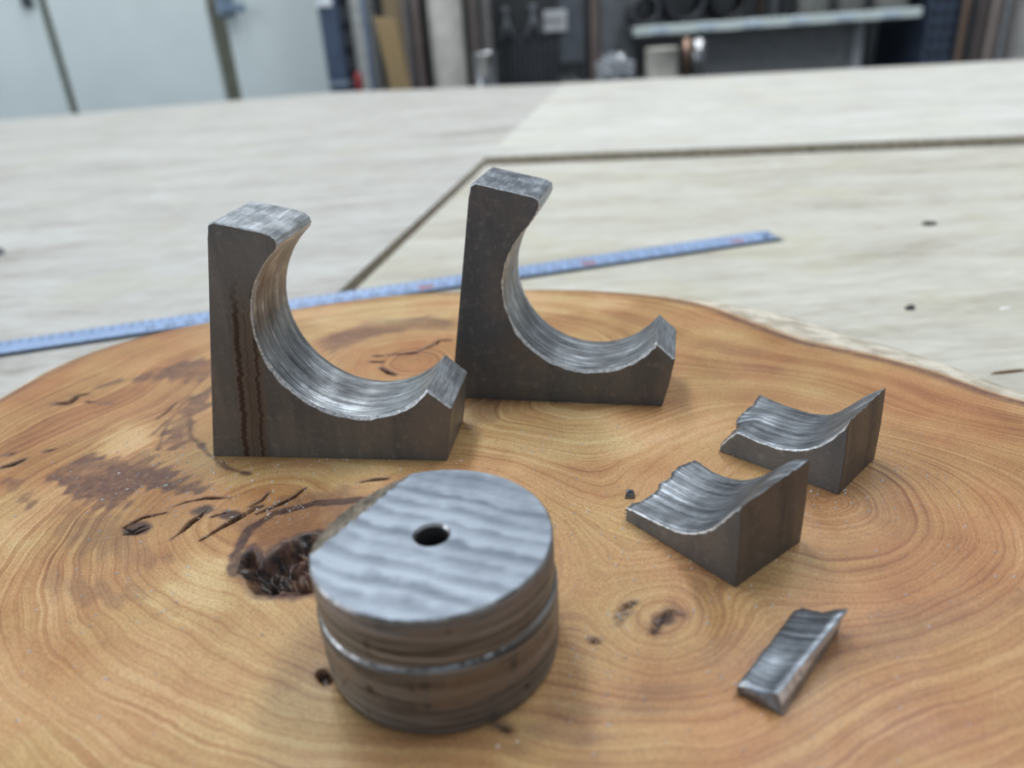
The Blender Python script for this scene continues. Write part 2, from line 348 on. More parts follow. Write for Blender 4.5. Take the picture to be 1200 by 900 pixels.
# ------------------------------------------------------------------ wood slab
def build_slab():
    cen = on_plane(300, 610)[:2]
    back = [(0, 470), (60, 434), (110, 412), (180, 391), (250, 377), (340, 363), (430, 350), (530, 343), (600, 340), (660, 340), (720, 343), (780, 349), (830, 359),
            (867, 375), (937, 402), (1030, 419), (1100, 438), (1156, 460), (1200, 476)]
    pts = P2(back).tolist()
    pts += [(205, 150), (232, 112), (236, 70), (215, 28), (165, 2), (105, -14), (40, -20), (-25, -14), (-85, 6), (-135, 40), (-168, 85), (-180, 130), (-176, 172)]
    pts = np.array(pts)
    # resample as r(angle) about cen
    ang = np.arctan2(pts[:, 1] - cen[1], pts[:, 0] - cen[0]); rad = np.hypot(pts[:, 0] - cen[0], pts[:, 1] - cen[1])
    o = np.argsort(ang); ang, rad = ang[o], rad[o]
    NA, NR = 1000, 400
    th = np.linspace(-pi, pi, NA, endpoint=False)
    R = np.interp(th, np.r_[ang - 2 * pi, ang, ang + 2 * pi], np.r_[rad, rad, rad])
    k = np.exp(-0.5 * (np.arange(-12, 13) / 5.0) ** 2); k /= k.sum()
    R = np.convolve(np.r_[R[-12:], R, R[:12]], k, 'valid')
    R = R + 0.9 * np.array([vnoise(np.array([cos(t) * 60.]), np.array([sin(t) * 60.]), 9.0)[0] for t in th])
    fr = (np.arange(1, NR + 1) / NR)
    RR, TT = np.meshgrid(fr, th, indexing='ij')
    X = cen[0] + RR * R[None, :] * np.cos(TT); Y = cen[1] + RR * R[None, :] * np.sin(TT)
    Z = np.zeros_like(X)
    # --- ring phase
    cs = P2([(500, 640), (772, 724), (486, 424), (965, 585), (300, 600)])
    wgt = [2, 24, 14, 2, 10]
    K = 11.0
    d = -K * np.log(sum(np.exp(-(np.hypot(X - c[0], Y - c[1]) + q) / K) for c, q in zip(cs, wgt)))
    wv = sst(RR, 0.62, 1.0)
    ph = d * (1 - wv) + (d * 0.25 + RR * 95) * wv
    ph += 6 * fbm(X, Y, 55, 1, 2) + 1.8 * fbm(X, Y, 17, 5, 2)
    # --- painted-on features of the wood itself: colour zones, cracks, knots
    nz = fbm(X, Y, 14, 20); nz2 = fbm(X, Y, 5, 30)
    dark = np.zeros_like(X); light = np.zeros_like(X); char = np.zeros_like(X); red = np.zeros_like(X)
    def zone(arr, poly, soft=3.0, amt=1.0, wob=5.0):
        s = poly_sd(X, Y, P2(poly)) + wob * nz + 2.5 * nz2 + 1.6 * np.sin(ph * 1.3)
        np.maximum(arr, amt * sst(-s, -soft, soft * 0.6), out=arr)
    zone(dark, [(55, 560), (100, 538), (155, 545), (165, 530), (185, 528), (200, 560), (236, 574), (205, 577), (165, 570), (150, 588), (105, 600), (90, 580), (60, 568)], 2.0, 0.85)
    zone(dark, [(115, 452), (160, 440), (215, 425), (300, 412), (300, 432), (243, 445), (200, 444), (155, 449)], 2.2, 0.75, 4)
    zone(dark, [(246, 455), (222, 468), (196, 500), (186, 520), (205, 530), (222, 515), (226, 490), (246, 476)], 1.5, 0.75, 2)
    zone(dark, [(20, 580), (38, 578), (44, 596), (28, 602)], 2, .7); zone(dark, [(8, 562), (22, 562), (20, 574), (8, 572)], 2, .6)
    zone(dark, [(62, 600), (85, 592), (120, 605), (160, 640), (190, 655), (150, 658), (100, 645), (70, 625)], 3, 0.42, 4)
    zone(dark, [(380, 395), (430, 378), (500, 372), (528, 376), (528, 384), (480, 385), (430, 397), (390, 412)], 2.5, 0.65, 4)
    zone(dark, [(540, 470), (580, 468), (575, 492), (552, 500)], 3, .6)
    zone(dark, [(280, 612), (330, 588), (400, 575), (420, 600), (370, 640), (300, 650)], 2.5, 0.45, 3)
    zone(dark, [(60, 668), (160, 700), (140, 712), (60, 685)], 2, 0.35)
    zone(dark, [(830, 770), (990, 740), (1200, 690), (1200, 715), (1000, 770), (860, 800)], 5, 0.30)
    zone(dark, [(640, 830), (760, 800), (800, 812), (690, 850), (600, 880)], 4, 0.38)
    zone(light, [(110, 515), (150, 498), (185, 500), (170, 525), (130, 530)], 4, 1.0); zone(light, [(0, 590), (50, 640), (60, 720), (0, 700)], 8, 0.6)
    zone(light, [(230, 655), (270, 650), (275, 690), (320, 705), (250, 712), (200, 690)], 5, 0.9); zone(light, [(550, 480), (700, 480), (860, 500), (740, 530), (600, 545)], 8, 0.6)
    zone(light, [(0, 780), (160, 800), (340, 860), (360, 900), (0, 900)], 12, 0.55); zone(light, [(340, 366), (530, 345), (640, 343), (740, 352), (700, 366), (560, 366), (380, 385)], 4, 0.8)
    zone(light, [(250, 565), (330, 545), (460, 545), (440, 560), (330, 572)], 3, 0.6)
    zone(red, [(200, 370), (0, 470), (0, 560), (150, 560), (330, 560), (330, 640), (180, 650), (60, 500), (240, 440)], 12, 0.8)
    zone(red, [(820, 358), (940, 410), (1060, 432), (1200, 490), (1200, 900), (820, 900), (740, 800), (980, 720), (1100, 560), (980, 440)], 14, 1.0)
    zone(red, [(420, 410), (528, 395), (528, 440), (400, 440)], 5, 1.0)
    depth = np.zeros_like(X)
    def crack(pts, wid, dep=3.0, halo=1.4, amt=1.0):
        p = P2(pts); n = len(p); wd = [wid * (0.25 + 0.75 * sin(pi * (i + 0.35) / (n - 0.3))) for i in range(n)]
        s = seg_dist(X, Y, p, wd) + 0.5 * nz2
        np.maximum(char, amt * sst(-s, -0.28, 0.12), out=char)
        np.maximum(dark, 0.6 * sst(-s, -halo, 0), out=dark)
        np.maximum(depth, dep * sst(-s, -0.25, 0.4), out=depth)
    crack([(235.5, 633), (260, 617.7), (283, 604.8), (297, 596), (306.7, 593)], 0.75, 5)
    crack([(291.5, 594.3), (306.7, 586), (314.8, 577.5)], 0.45); crack([(300.8, 601.8), (330, 589.7), (344, 582.7), (356.8, 572.6)], 0.42)
    crack([(200.5, 632), (213.3, 622.3), (222.7, 613), (234, 604.8), (241, 597.8)], 0.5); crack([(145.7, 617.7), (166.7, 607), (194.7, 600.9)], 0.35)
    crack([(197, 595.5), (218, 588.5), (241, 583.8), (269, 583.4)], 0.28); crack([(248, 606), (263, 601)], 0.3)
    crack([(147, 619), (155, 623), (164, 618), (172, 616)], 0.3, 1.2); crack([(146, 626), (160, 625), (174, 619)], 0.3, 2)
    crack([(64, 473), (82, 472), (90, 464), (101, 462)], 0.9, 2, 2.5, 0.85); crack([(101, 470.7), (131, 473)], 0.22)
    crack([(184, 490.7), (197, 481), (206.7, 472)], 0.4); crack([(178.7, 509), (196, 493)], 0.3); crack([(0, 548), (16, 544), (27, 539)], 0.9, 2, 2)
    crack([(6, 533), (14, 532)], 0.6, 1.5, 2, .8); crack([(52, 529), (64, 527)], 0.3)
    crack([(453, 415.7), (486, 413.5), (508.5, 403.7), (514.5, 399), (529.5, 398.5)], 0.55, 4); crack([(439, 417), (448, 417)], 0.5); crack([(435, 424), (448, 424)], 0.8); crack([(446, 431), (455, 436), (463, 439)], 0.7)
    crack([(721, 724.5), (733, 711), (744, 705.6)], 0.38); crack([(724, 732.8), (732.7, 720.7), (739.5, 717)], 0.34)
    crack([(766.7, 741.5), (770, 731), (774, 724.5), (785.6, 717), (798.8, 720.7)], 0.5, 1.6, 2.0); crack([(695, 750), (697, 751)], 0.7, 1.5, 1, .8)
    crack([(423, 565), (437.5, 562), (454, 561)], 0.22); crack([(378, 790), (383, 797)], 1.3, 2, 2, .9); crack([(580, 848), (596, 856)], 0.8, 1.5, 2, .8)
    # dark outlines of old knots
    def outline(pts, wid, amt):
        s = seg_dist(X, Y, P2(pts)) - wid + 1.2 * nz2; np.maximum(dark, amt * sst(-s, -1.2, 0.3), out=dark); np.maximum(char, amt * 0.45 * sst(-s, -0.6, 0.3), out=char)
    outline([(222, 486), (223, 512), (245, 533), (267, 549), (290, 555)], 0.5, 0.8); outline([(243, 459), (215, 471), (194, 500), (185, 527)], 0.4, 0.7)
    outline([(276, 672), (276, 650), (290, 622), (320, 603), (370, 590), (420, 586)], 1.0, 1.0)
    # grey knot fillings
    for c0, a0, b0 in (((237, 598), 2.6, 1.9), ((270, 603), 3.0, 2.0), ((162, 619), 3.4, 2.4), ((783, 726), 1.6, 1.6)):
        q = P2([c0])[0]; s = np.hypot((X - q[0]) / a0, (Y - q[1]) / b0) - 1 + 0.6 * nz2; np.maximum(dark, sst(-s, -0.5, 0.2), out=dark); np.maximum(char, 0.55 * sst(-s, -0.3, 0.3), out=char)
    # the deep cavity beside the steel disc
    cav = P2([(277, 672), (283, 650), (296, 640), (310, 650), (330, 633), (352, 628), (375, 622), (400, 640), (400, 690), (345, 699), (300, 695)])
    s = poly_sd(X, Y, cav) + 1.4 * nz2 + 0.8 * nz
    inside = sst(-s, -0.4, 0.4)
    depth = np.maximum(depth, inside * (5.5 + 5.5 * fbm(X, Y, 7, 40) + 3 * fbm(X, Y, 2.5, 44)) * sst(-s, -0.3, 5))
    char = np.maximum(char, inside * np.clip(0.62 + 1.3 * fbm(X, Y, 5, 50), 0.3, 1.0)); dark = np.maximum(dark, sst(-s, -2.5, 0))
    Z -= np.maximum(depth, 0)
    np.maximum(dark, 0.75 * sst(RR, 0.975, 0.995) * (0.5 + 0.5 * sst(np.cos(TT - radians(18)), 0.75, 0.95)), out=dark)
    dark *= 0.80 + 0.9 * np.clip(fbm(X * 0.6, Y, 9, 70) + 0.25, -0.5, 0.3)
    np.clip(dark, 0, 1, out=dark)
    Z += 0.10 * fbm(X, Y, 40, 60)* sst(1 - RR, 0, .1)*0
    # --- rim: edge rounding and sides
    rows = [X], [Y], [Z]
    X = list(X); Y = list(Y); Z = list(Z)
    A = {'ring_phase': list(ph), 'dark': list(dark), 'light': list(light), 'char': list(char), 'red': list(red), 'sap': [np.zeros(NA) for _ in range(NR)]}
    lump = np.array([1 + 1.1 * vnoise(np.array([cos(t) * 60.]), np.array([sin(t) * 60.]), 14.0, 3)[0] for t in th])
    flare = 0.32 + 1.35 * sst(np.cos(th - radians(18)), 0.80, 0.97) + 0.40 * sst(np.cos(th - radians(150)), 0.85, 0.98)
    for off, z, sp in ((0.8, -0.05, 0.3), (2.0, -0.2, 0.9), (5.0, -0.7, 1), (8.0, -1.5, 1), (10, -2.8, 1), (11, -5.5, 1), (10.5, -11, 1), (8, -20, 1), (5.6, -28, 1), (4.8, -31.0, 1), (4.2, -32, 1)):
        rr = R + off * lump * flare
        X.append(cen[0] + rr * np.cos(th)); Y.append(cen[1] + rr * np.sin(th)); Z.append(np.full(NA, z))
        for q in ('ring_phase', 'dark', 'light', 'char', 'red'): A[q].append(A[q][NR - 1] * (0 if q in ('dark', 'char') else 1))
        A['sap'].append(np.full(NA, sp))
    NT = len(X); X = np.array(X).ravel(); Y = np.array(Y).ravel(); Z = np.array(Z).ravel()
    V = np.c_[X, Y, Z]; V = np.r_[V, [[cen[0], cen[1], 0]], [[cen[0], cen[1], -32]]]
    i = np.arange(NT - 1)[:, None] * NA; j = np.arange(NA)[None, :]; j2 = (j + 1) % NA
    quads = np.stack([i + j, i + NA + j, i + NA + j2, i + j2], -1).reshape(-1, 4)
    ci = NT * NA
    t1 = np.stack([np.full(NA, ci), np.arange(NA), (np.arange(NA) + 1) % NA], -1)
    lb = (NT - 1) * NA
    t2 = np.stack([np.full(NA, ci + 1), lb + (np.arange(NA) + 1) % NA, lb + np.arange(NA)], -1)
    org = np.array([0, 150, -32])
    V = (V - org) * MM
    me = bpy.data.meshes.new('wood_slab')
    me.vertices.add(len(V)); me.vertices.foreach_set('co', V.astype(np.float32).ravel())
    loops = np.r_[quads.ravel(), t1.ravel(), t2.ravel()]
    me.loops.add(len(loops)); me.loops.foreach_set('vertex_index', loops.astype(np.int32))
    nq = len(quads); st = np.r_[np.arange(nq) * 4, nq * 4 + np.arange(2 * NA) * 3]
    me.polygons.add(len(st)); me.polygons.foreach_set('loop_start', st.astype(np.int32))
    me.polygons.foreach_set('use_smooth', np.ones(len(st), bool))
    me.update(calc_edges=True); me.validate()
    for q, v in A.items():
        arr = np.r_[np.array(v).ravel(), [v[0][0], v[0][0]]]
        at = me.attributes.new(q, 'FLOAT', 'POINT'); at.data.foreach_set('value', arr.astype(np.float32))
    o = link('wood_slab', me, [WOOD]); o.location = (0, 0.150, Z0 - 0.032)
    tag(o, 'live-edge slab of oiled orange-brown wood with knots and cracks lying on the bench', 'wood slab')
    return pts
build_slab()

# ================================================================== STEEL PIECES
def prism(name, A_px, B_px, slices, seg_mat, mats, fuzz=0.0, bevel=0.14, rim=None, zlift=0.02):
    """Solid lofted between profile slices. slices: list of (depth_mm, Nx2 profile CCW as seen from the front).
    seg_mat[i] is the material index of the strip between profile points i and i+1; rim[i] the bright edge width at point i."""
    A = on_plane(*A_px); B = on_plane(*B_px); ux, uy = (B - A)[:2]; rz = atan2(uy, ux)
    n = len(slices[0][1]); V, Fc, MI = [], [], []
    def inset(p, e):
        p = np.array(p, float); q = np.roll(p, -1, 0) - p; q /= np.linalg.norm(q, axis=1)[:, None] + 1e-9
        nn = np.c_[-q[:, 1], q[:, 0]]; nb = nn + np.roll(nn, 1, 0); nb /= (np.linalg.norm(nb, axis=1)[:, None] ** 2 / 2 + 0.35)
        return p + nb * np.array(e)[:, None]
    e0 = np.full(n, bevel) if rim is None else np.maximum(np.array(rim), bevel)
    e1 = np.full(n, bevel)
    rows = []
    first = inset(slices[0][1], e0); rows.append([(x, slices[0][0], z) for x, z in first])
    for k, (dp, p) in enumerate(slices):
        for_first = e0 * 0.55 if k == 0 else np.zeros(n)
        if k == len(slices) - 1: for_first = -e1 * 0.6
        rows.append([(x, dp + for_first[i], z) for i, (x, z) in enumerate(p)])
    last = inset(slices[-1][1], e1); rows.append([(x, slices[-1][0], z) for x, z in last])
    for r in rows:
        V += [(x * MM, y * MM, (max(z, 0) + zlift) * MM) for x, y, z in r]
    for k in range(len(rows) - 1):
        for i in range(n):
            j = (i + 1) % n; a, b = k * n + i, k * n + j
            Fc.append((a, b, b + n, a + n))
            m = seg_mat[i]
            if k == 0 and rim is not None and rim[i] > bevel: m = len(mats) - 1
            MI.append(m)
    # front and back caps
    Fc.append(tuple(range(n - 1, -1, -1))[::-1]); MI.append(0)
    L = (len(rows) - 1) * n; Fc.append(tuple(range(L, L + n))[::-1]); MI.append(0)
    bm = bmesh.new(); vs_ = [bm.verts.new(v) for v in V]
    for f, m in zip(Fc, MI):
        try:
            ff = bm.faces.new([vs_[i] for i in f]); ff.material_index = m
            ff.smooth = len(f) == 4 and m in SMOOTH.get(name, ())
        except ValueError: pass
    bm.normal_update(); bmesh.ops.triangulate(bm, faces=[f for f in bm.faces if len(f.verts) > 4])
    me = bm_mesh(name, bm)
    o = link(name, me, mats); o.location = (A[0] * MM, A[1] * MM, Z0); o.rotation_euler[2] = rz
    return o
SMOOTH = {'notched_steel_bracket': (1,), 'curved_steel_offcut': (1,)}

def arc_pts(cx, cz, r, p0, p1, n):
    a0 = atan2(p0[1] - cz, p0[0] - cx); a1 = atan2(p1[1] - cz, p1[0] - cx)
    while a1 > a0: a1 -= 2 * pi            # clockwise: right tip -> under -> nose (as seen from the front)
    L = []
    for i in range(n + 1):
        t = i / n; a = a0 + (a1 - a0) * t
        rr = r + (hypot(p0[0] - cx, p0[1] - cz) - r) * max(0, 1 - t * 8) + (hypot(p1[0] - cx, p1[1] - cz) - r) * max(0, t * 8 - 7)
        L.append((cx + rr * cos(a), cz + rr * sin(a)))
    return L
def dense(pts, step=3.0):
    out = []
    for a, b in zip(pts[:-1], pts[1:]):
        n = max(1, int(hypot(b[0] - a[0], b[1] - a[1]) / step))
        out += [(a[0] + (b[0] - a[0]) * i / n, a[1] + (b[1] - a[1]) * i / n) for i in range(n)]
    return out
def bracket(A_px, B_px, outer, tip, arc, nose, mats, label, T=22.4, seed=1):
    """outer: bottom-left .. up the right end to tip; arc=(cx,cz,r,n); nose: points from the end of the arc over the nose to the top-left corner"""
    rr = random.Random(seed)
    a = dense(outer + [tip]); n_out = len(a)
    rt_start = len(dense(outer[:2] + [outer[2]]))
    A_ = arc_pts(arc[0], arc[1], arc[2], tip, nose[0], arc[3]); top = nose[1:]
    prof = a + A_ + dense(top) + [top[-1]] + dense([top[-1], outer[0]])[1:]
    n = len(prof); i0, i1 = n_out, n_out + len(A_) - 1; i2 = i1 + len(dense(top)) + 1
    sm = []
    for i in range(n):
        if i < i0 - 0: sm.append(2 if i >= n_chamfer(outer, i) else 0)
        elif i < i1: sm.append(1)
        elif i <= i2: sm.append(2)
        else: sm.append(0)
    rim = [0.0] * n
    for i in range(n):
        if i0 <= i <= i1:
            t = (i - i0) / (i1 - i0)
            rim[i] = 0.75 + 0.5 * rr.random() if t < 0.62 else (0.45 * rr.random() + 0.35 if t < 0.88 else 0.3)
        elif i1 < i <= i2: rim[i] = 0.35 + 0.15 * rr.random()
        elif i >= n_chamfer(outer, i) and i < i0: rim[i] = 0.5 + 0.4 * rr.random()
    sl = []; NS = 16
    for k in range(NS + 1):
        dj = rr.uniform(-0.09, 0.09) if 0 < k < NS else 0
        p = []
        for i, (x, z) in enumerate(prof):
            if i0 < i < i1:
                d = hypot(x - arc[0], z - arc[1]); q = dj + rr.uniform(-0.05, 0.05)
                x += (x - arc[0]) / d * q; z += (z - arc[1]) / d * q
            p.append((x, z))
        sl.append((T * k / NS, p))
    o = prism('notched_steel_bracket', A_px, B_px, sl, sm, mats, rim=rim)
    tag(o, label, 'steel bracket', 'C-shaped steel brackets')
    return o
def n_chamfer(outer, i):
    return len(dense(outer[:3] + [outer[3]] if len(outer) > 3 else outer))

B1_SIDE = mat_scale('bracket_scale_brown', (0.155, 0.155, 0.152), (0.20, 0.188, 0.176), (0.118, 0.117, 0.115), 0.44, (8.5, 17.0, 48), 0.0)
B2_SIDE = mat_scale('bracket_scale_blue', (0.135, 0.148, 0.165), (0.185, 0.165, 0.152), (0.115, 0.118, 0.124), 0.40, None, 23.0)
CUT1 = mat_cut('bore_score_lines', (0.40, 0.42, 0.44), 1, 0.34, 1.0, 3.0); CUT2 = mat_cut('bore_score_lines_fine', (0.34, 0.36, 0.38), 1, 0.38, 0.8, 9.0)
GR1 = mat_ground('ground_top_bright', (0.50, 0.52, 0.545), 0.3); GR2 = mat_ground('ground_top_dull', (0.34, 0.365, 0.40), 0.0, 0.36)

bracket((249.8, 534.2), (524, 540), [(0, 0), (69, 0), (70.6, 8.5), (71.8, 16.3)], (65.8, 21.8), (47, 39, 25.7, 58),
        [(32.0, 60.2), (32.6, 61.4), (32.3, 62.8), (31.0, 64.0), (28.5, 64.9), (16.8, 67.6), (15.2, 67.0)], [B1_SIDE, CUT1, GR1, RIM],
        'brown-tinged steel bracket with rust runs down its front, standing beside the wood hollow', seed=4)
bracket((529, 466), (776, 476), [(0, 0), (66, 0), (68, 8), (69.3, 15.6)], (63.9, 20.8), (44.5, 36, 25.0, 58),
        [(27.8, 54.8), (30.2, 58.0), (31.6, 60.6), (31.4, 62.4), (29.8, 63.4), (13.6, 67.4), (12.0, 66.6)], [B2_SIDE, CUT2, GR2, RIM],
        'blue-black steel bracket with a bright notch rim, standing near the tape measure', seed=9)

# ------------------------------------------------------------------ offcuts with a scooped top
def offcut(A_px, B_px, base_len, front, back, left_jag, mats, label, T=22.6, seed=2):
    rr = random.Random(seed)
    def curve(pts, n=34):
        pts = np.array(pts); s = np.r_[0, np.cumsum(np.hypot(*np.diff(pts, axis=0).T))]; t = np.linspace(0, s[-1], n)
        x = np.interp(t, s, pts[:, 0]); z = np.interp(t, s, pts[:, 1])
        for _ in range(6):
            x[9:-1] = (x[8:-2] + 2 * x[9:-1] + x[10:]) / 4; z[9:-1] = (z[8:-2] + 2 * z[9:-1] + z[10:]) / 4
        return np.c_[x, z]
    f = curve(front); b = curve(back); NS = 26; sl = []
    for k in range(NS + 1):
        t = k / NS; c = f * (1 - t) + b * t
        lj = np.interp(t, [q[0] for q in left_jag], [q[1] for q in left_jag]) + rr.uniform(-0.25, 0.25) * (0 < k < NS)
        c = c.copy(); wgt = np.clip(1 - np.arange(len(c)) / 14, 0, 1) ** 1.5
        c[:, 0] += lj * wgt
        dz = rr.uniform(-0.08, 0.08) if 0 < k < NS else 0
        c[:, 1] += dz; c[1:, 1] += np.array([rr.uniform(-0.07, 0.07) for _ in range(len(c) - 1)])
        c[-1, 1] += rr.uniform(-0.25, 0.25); c[-1, 0] = base_len - 0.1
        lx = c[0, 0]
        p = [(lx * 0.6 + (0.4 if lj > 0.8 else 0), 0), (base_len * 0.5, 0), (base_len, 0), (base_len + 0.2, c[-1, 1] * 0.5)] + [tuple(q) for q in c[::-1]]
        sl.append((T * t, p))
    n = len(sl[0][1]); sm = [0, 0, 3, 3] + [1] * (n - 5) + [0]; rim = [0.0] * 4 + [0.3 + 0.35 * rr.random() for _ in range(n - 4)]; rim[-1] = 0.26
    o = prism('curved_steel_offcut', A_px, B_px, sl, sm, mats, rim=rim, bevel=0.2)
    return tag(o, label, 'steel offcut', 'scooped steel offcuts')
S4 = lambda a, b: (700 + a / 2.142, 440 + b / 2.142)
OFF_S = mat_scale('offcut_side_scale', (0.175, 0.19, 0.205), (0.21, 0.22, 0.23), (0.145, 0.152, 0.16), 0.40, None, 51.0)
OFF_E = mat_scale('offcut_end_scale_shaded', (0.125, 0.118, 0.11), (0.15, 0.138, 0.125), (0.10, 0.094, 0.088), 0.45, None, 77.0)  # mill scale darkened: shade on the right-facing end put into its colour
CUT3 = mat_cut('offcut_scoop_score', (0.25, 0.27, 0.295), 1, 0.42, 1.2, 15.0)
offcut(S4(70, 362), S4(347, 533), 31.7, [(0.3, 3.6), (5, 4.2), (10, 4.5), (15.8, 5.3), (20.7, 7.5), (25.2, 11.3), (28.8, 16.7), (31.6, 20.2)],
       [(1.5, 7.6), (7.4, 6.7), (13, 7.3), (17, 9), (21, 12.2), (25.5, 17.2), (28.5, 20.5), (31.6, 21.2)],
       [(0, 0), (0.10, 0.1), (0.14, 0.9), (0.42, 1.2), (0.47, -0.4), (0.62, 0.2), (0.66, -0.6), (0.8, -1.2), (1, 0)], [OFF_S, CUT3, OFF_S, OFF_E, RIM],
       'scooped steel offcut with a frayed thin edge, a small crumb of steel beside it', seed=5)
offcut(S4(305, 190), S4(606, 300), 32.5, [(0.2, 1.5), (2.4, 5.0), (4.8, 7.7), (10.5, 6.9), (17, 7.0), (23, 8.9), (27.6, 12.4), (30.8, 16.7), (32.4, 19.9)],
       [(-0.4, 8.2), (3, 7.8), (7.3, 7.3), (14, 7.1), (20.2, 8.3), (23.9, 12.1), (28, 16.8), (30.5, 19), (32.4, 20.3)],
       [(0, 0), (0.3, 0.3), (0.40, 1.2), (0.44, -0.8), (0.7, -0.6), (0.75, 0.3), (1, 0)], [OFF_S, CUT3, OFF_S, OFF_E, RIM],
       'scooped steel offcut with a slanting toe, standing behind the frayed one', T=21.4, seed=8)

# frayed steel whiskers on the first offcut's thin edge are part of that offcut
off1 = [o for o in C.objects if o.name == 'curved_steel_offcut'][0]
bm = bmesh.new(); rr = random.Random(3)
for k in range(26):
    y = rr.uniform(0.1, 3.2); z = rr.uniform(0.3, 3.4); L = rr.uniform(0.6, 1.5); a = rr.uniform(-1.2, 1.2); w_ = rr.uniform(0.09, 0.2)
    p0 = Vector((0.25, y, z)); p1 = p0 + Vector((-L * cos(a), rr.uniform(-0.5, 0.3), L * sin(a) * 0.8)); p1.z = max(p1.z, 0.08)
    q = [p0 + Vector((0, w_, 0)), p0 - Vector((0, w_, 0)), p0 + Vector((0, 0, w_ * 1.6)), p1]
    v = [bm.verts.new(x * MM) for x in q]
    for f in ((0, 1, 3), (1, 2, 3), (2, 0, 3), (0, 2, 1)): bm.faces.new([v[i] for i in f])
wh = link('burr', bm_mesh('burr', bm), [CUT3], off1); wh['label'] = 'curled bright steel burr'

# ------------------------------------------------------------------ sliver offcut
def sliver():
    A = on_plane(*S4(350, 795)); B = on_plane(*S4(470, 857)); rz = atan2(*(B - A)[:2][::-1])
    V, Fc, MI = [], [], []; NS = 18; rr = random.Random(12)
    f = [(0, 0), (8.5, 0), (8.0, 2.2), (7.1, 4.2), (5.6, 3.2), (3.8, 2.5), (2.0, 2.3), (0.8, 2.5), (0.1, 2.1)]
    b = [(0.6, 0), (8.6, 0), (9.0, 2.8), (9.8, 6.0), (7.6, 4.3), (5.4, 3.1), (3.2, 2.0), (1.4, 1.2), (0.2, 0.7)]
    for k in range(NS + 1):
        t = k / NS
        for i, ((x0, z0), (x1, z1)) in enumerate(zip(f, b)):
            w_ = 0.12 if 0 < k < NS else 0
            V.append(((x0 + (x1 - x0) * t + rr.uniform(-w_, w_)) * MM, (25.0 * t + (0.7 * sin(i * 2.1) if k in (0, NS) and i > 2 else 0)) * MM,
                      (max(0, z0 + (z1 - z0) * t + (rr.uniform(-w_, w_) if z0 > 0 else 0)) + 0.02) * MM))
    n = len(f); sm = [0, 0, 0, 1, 1, 1, 1, 1, 0]
    sm[2] = 2
    for k in range(NS):
        for i in range(n):
            j = (i + 1) % n; Fc.append((k * n + i, k * n + j, (k + 1) * n + j, (k + 1) * n + i)); MI.append(sm[i])
    Fc.append(tuple(range(n))); MI.append(0); Fc.append(tuple(range(NS * n, NS * n + n))); MI.append(0)
    bm = bmesh.new(); vs_ = [bm.verts.new(v) for v in V]
    for q, m in zip(Fc, MI): ff = bm.faces.new([vs_[i] for i in q]); ff.material_index = m; ff.smooth = m == 1
    bm.normal_update(); bmesh.ops.triangulate(bm, faces=[q for q in bm.faces if len(q.verts) > 4])
    # the scored face runs across the sliver here, so the lines vary along its length
    o = link('steel_sliver', bm_mesh('steel_sliver', bm), [mat_ground('sliver_broken_side', (0.30, 0.31, 0.32), 0.5, 0.42), mat_cut('sliver_score', (0.27, 0.30, 0.34), 1, 0.36, 0.8, 30.0), RIM])
    o.location = (A[0] * MM, A[1] * MM, Z0); o.rotation_euler[2] = rz
    tag(o, 'small wedge-shaped sliver of steel lying alone on the wood', 'steel offcut')
sliver()

# ------------------------------------------------------------------ crumb of steel
q = on_plane(738, 582); bm = bmesh.new()
for x, y, z in ((-1.3, -0.9, 0.02), (1.2, -1.0, 0.02), (1.5, 0.9, 0.02), (-0.9, 1.1, 0.02), (-1.0, -0.6, 1.3), (0.8, -0.8, 1.0), (1.0, 0.7, 1.4), (-0.6, 0.7, 1.9), (0.1, 0.0, 2.0)): bm.verts.new((x * MM, y * MM, z * MM))
bmesh.ops.convex_hull(bm, input=bm.verts[:])
o = link('steel_crumb', bm_mesh('steel_crumb', bm), [CUT3]); o.location = (q[0] * MM, q[1] * MM, Z0)
tag(o, 'tiny crumb of steel on the wood beside the frayed offcut', 'steel chip')

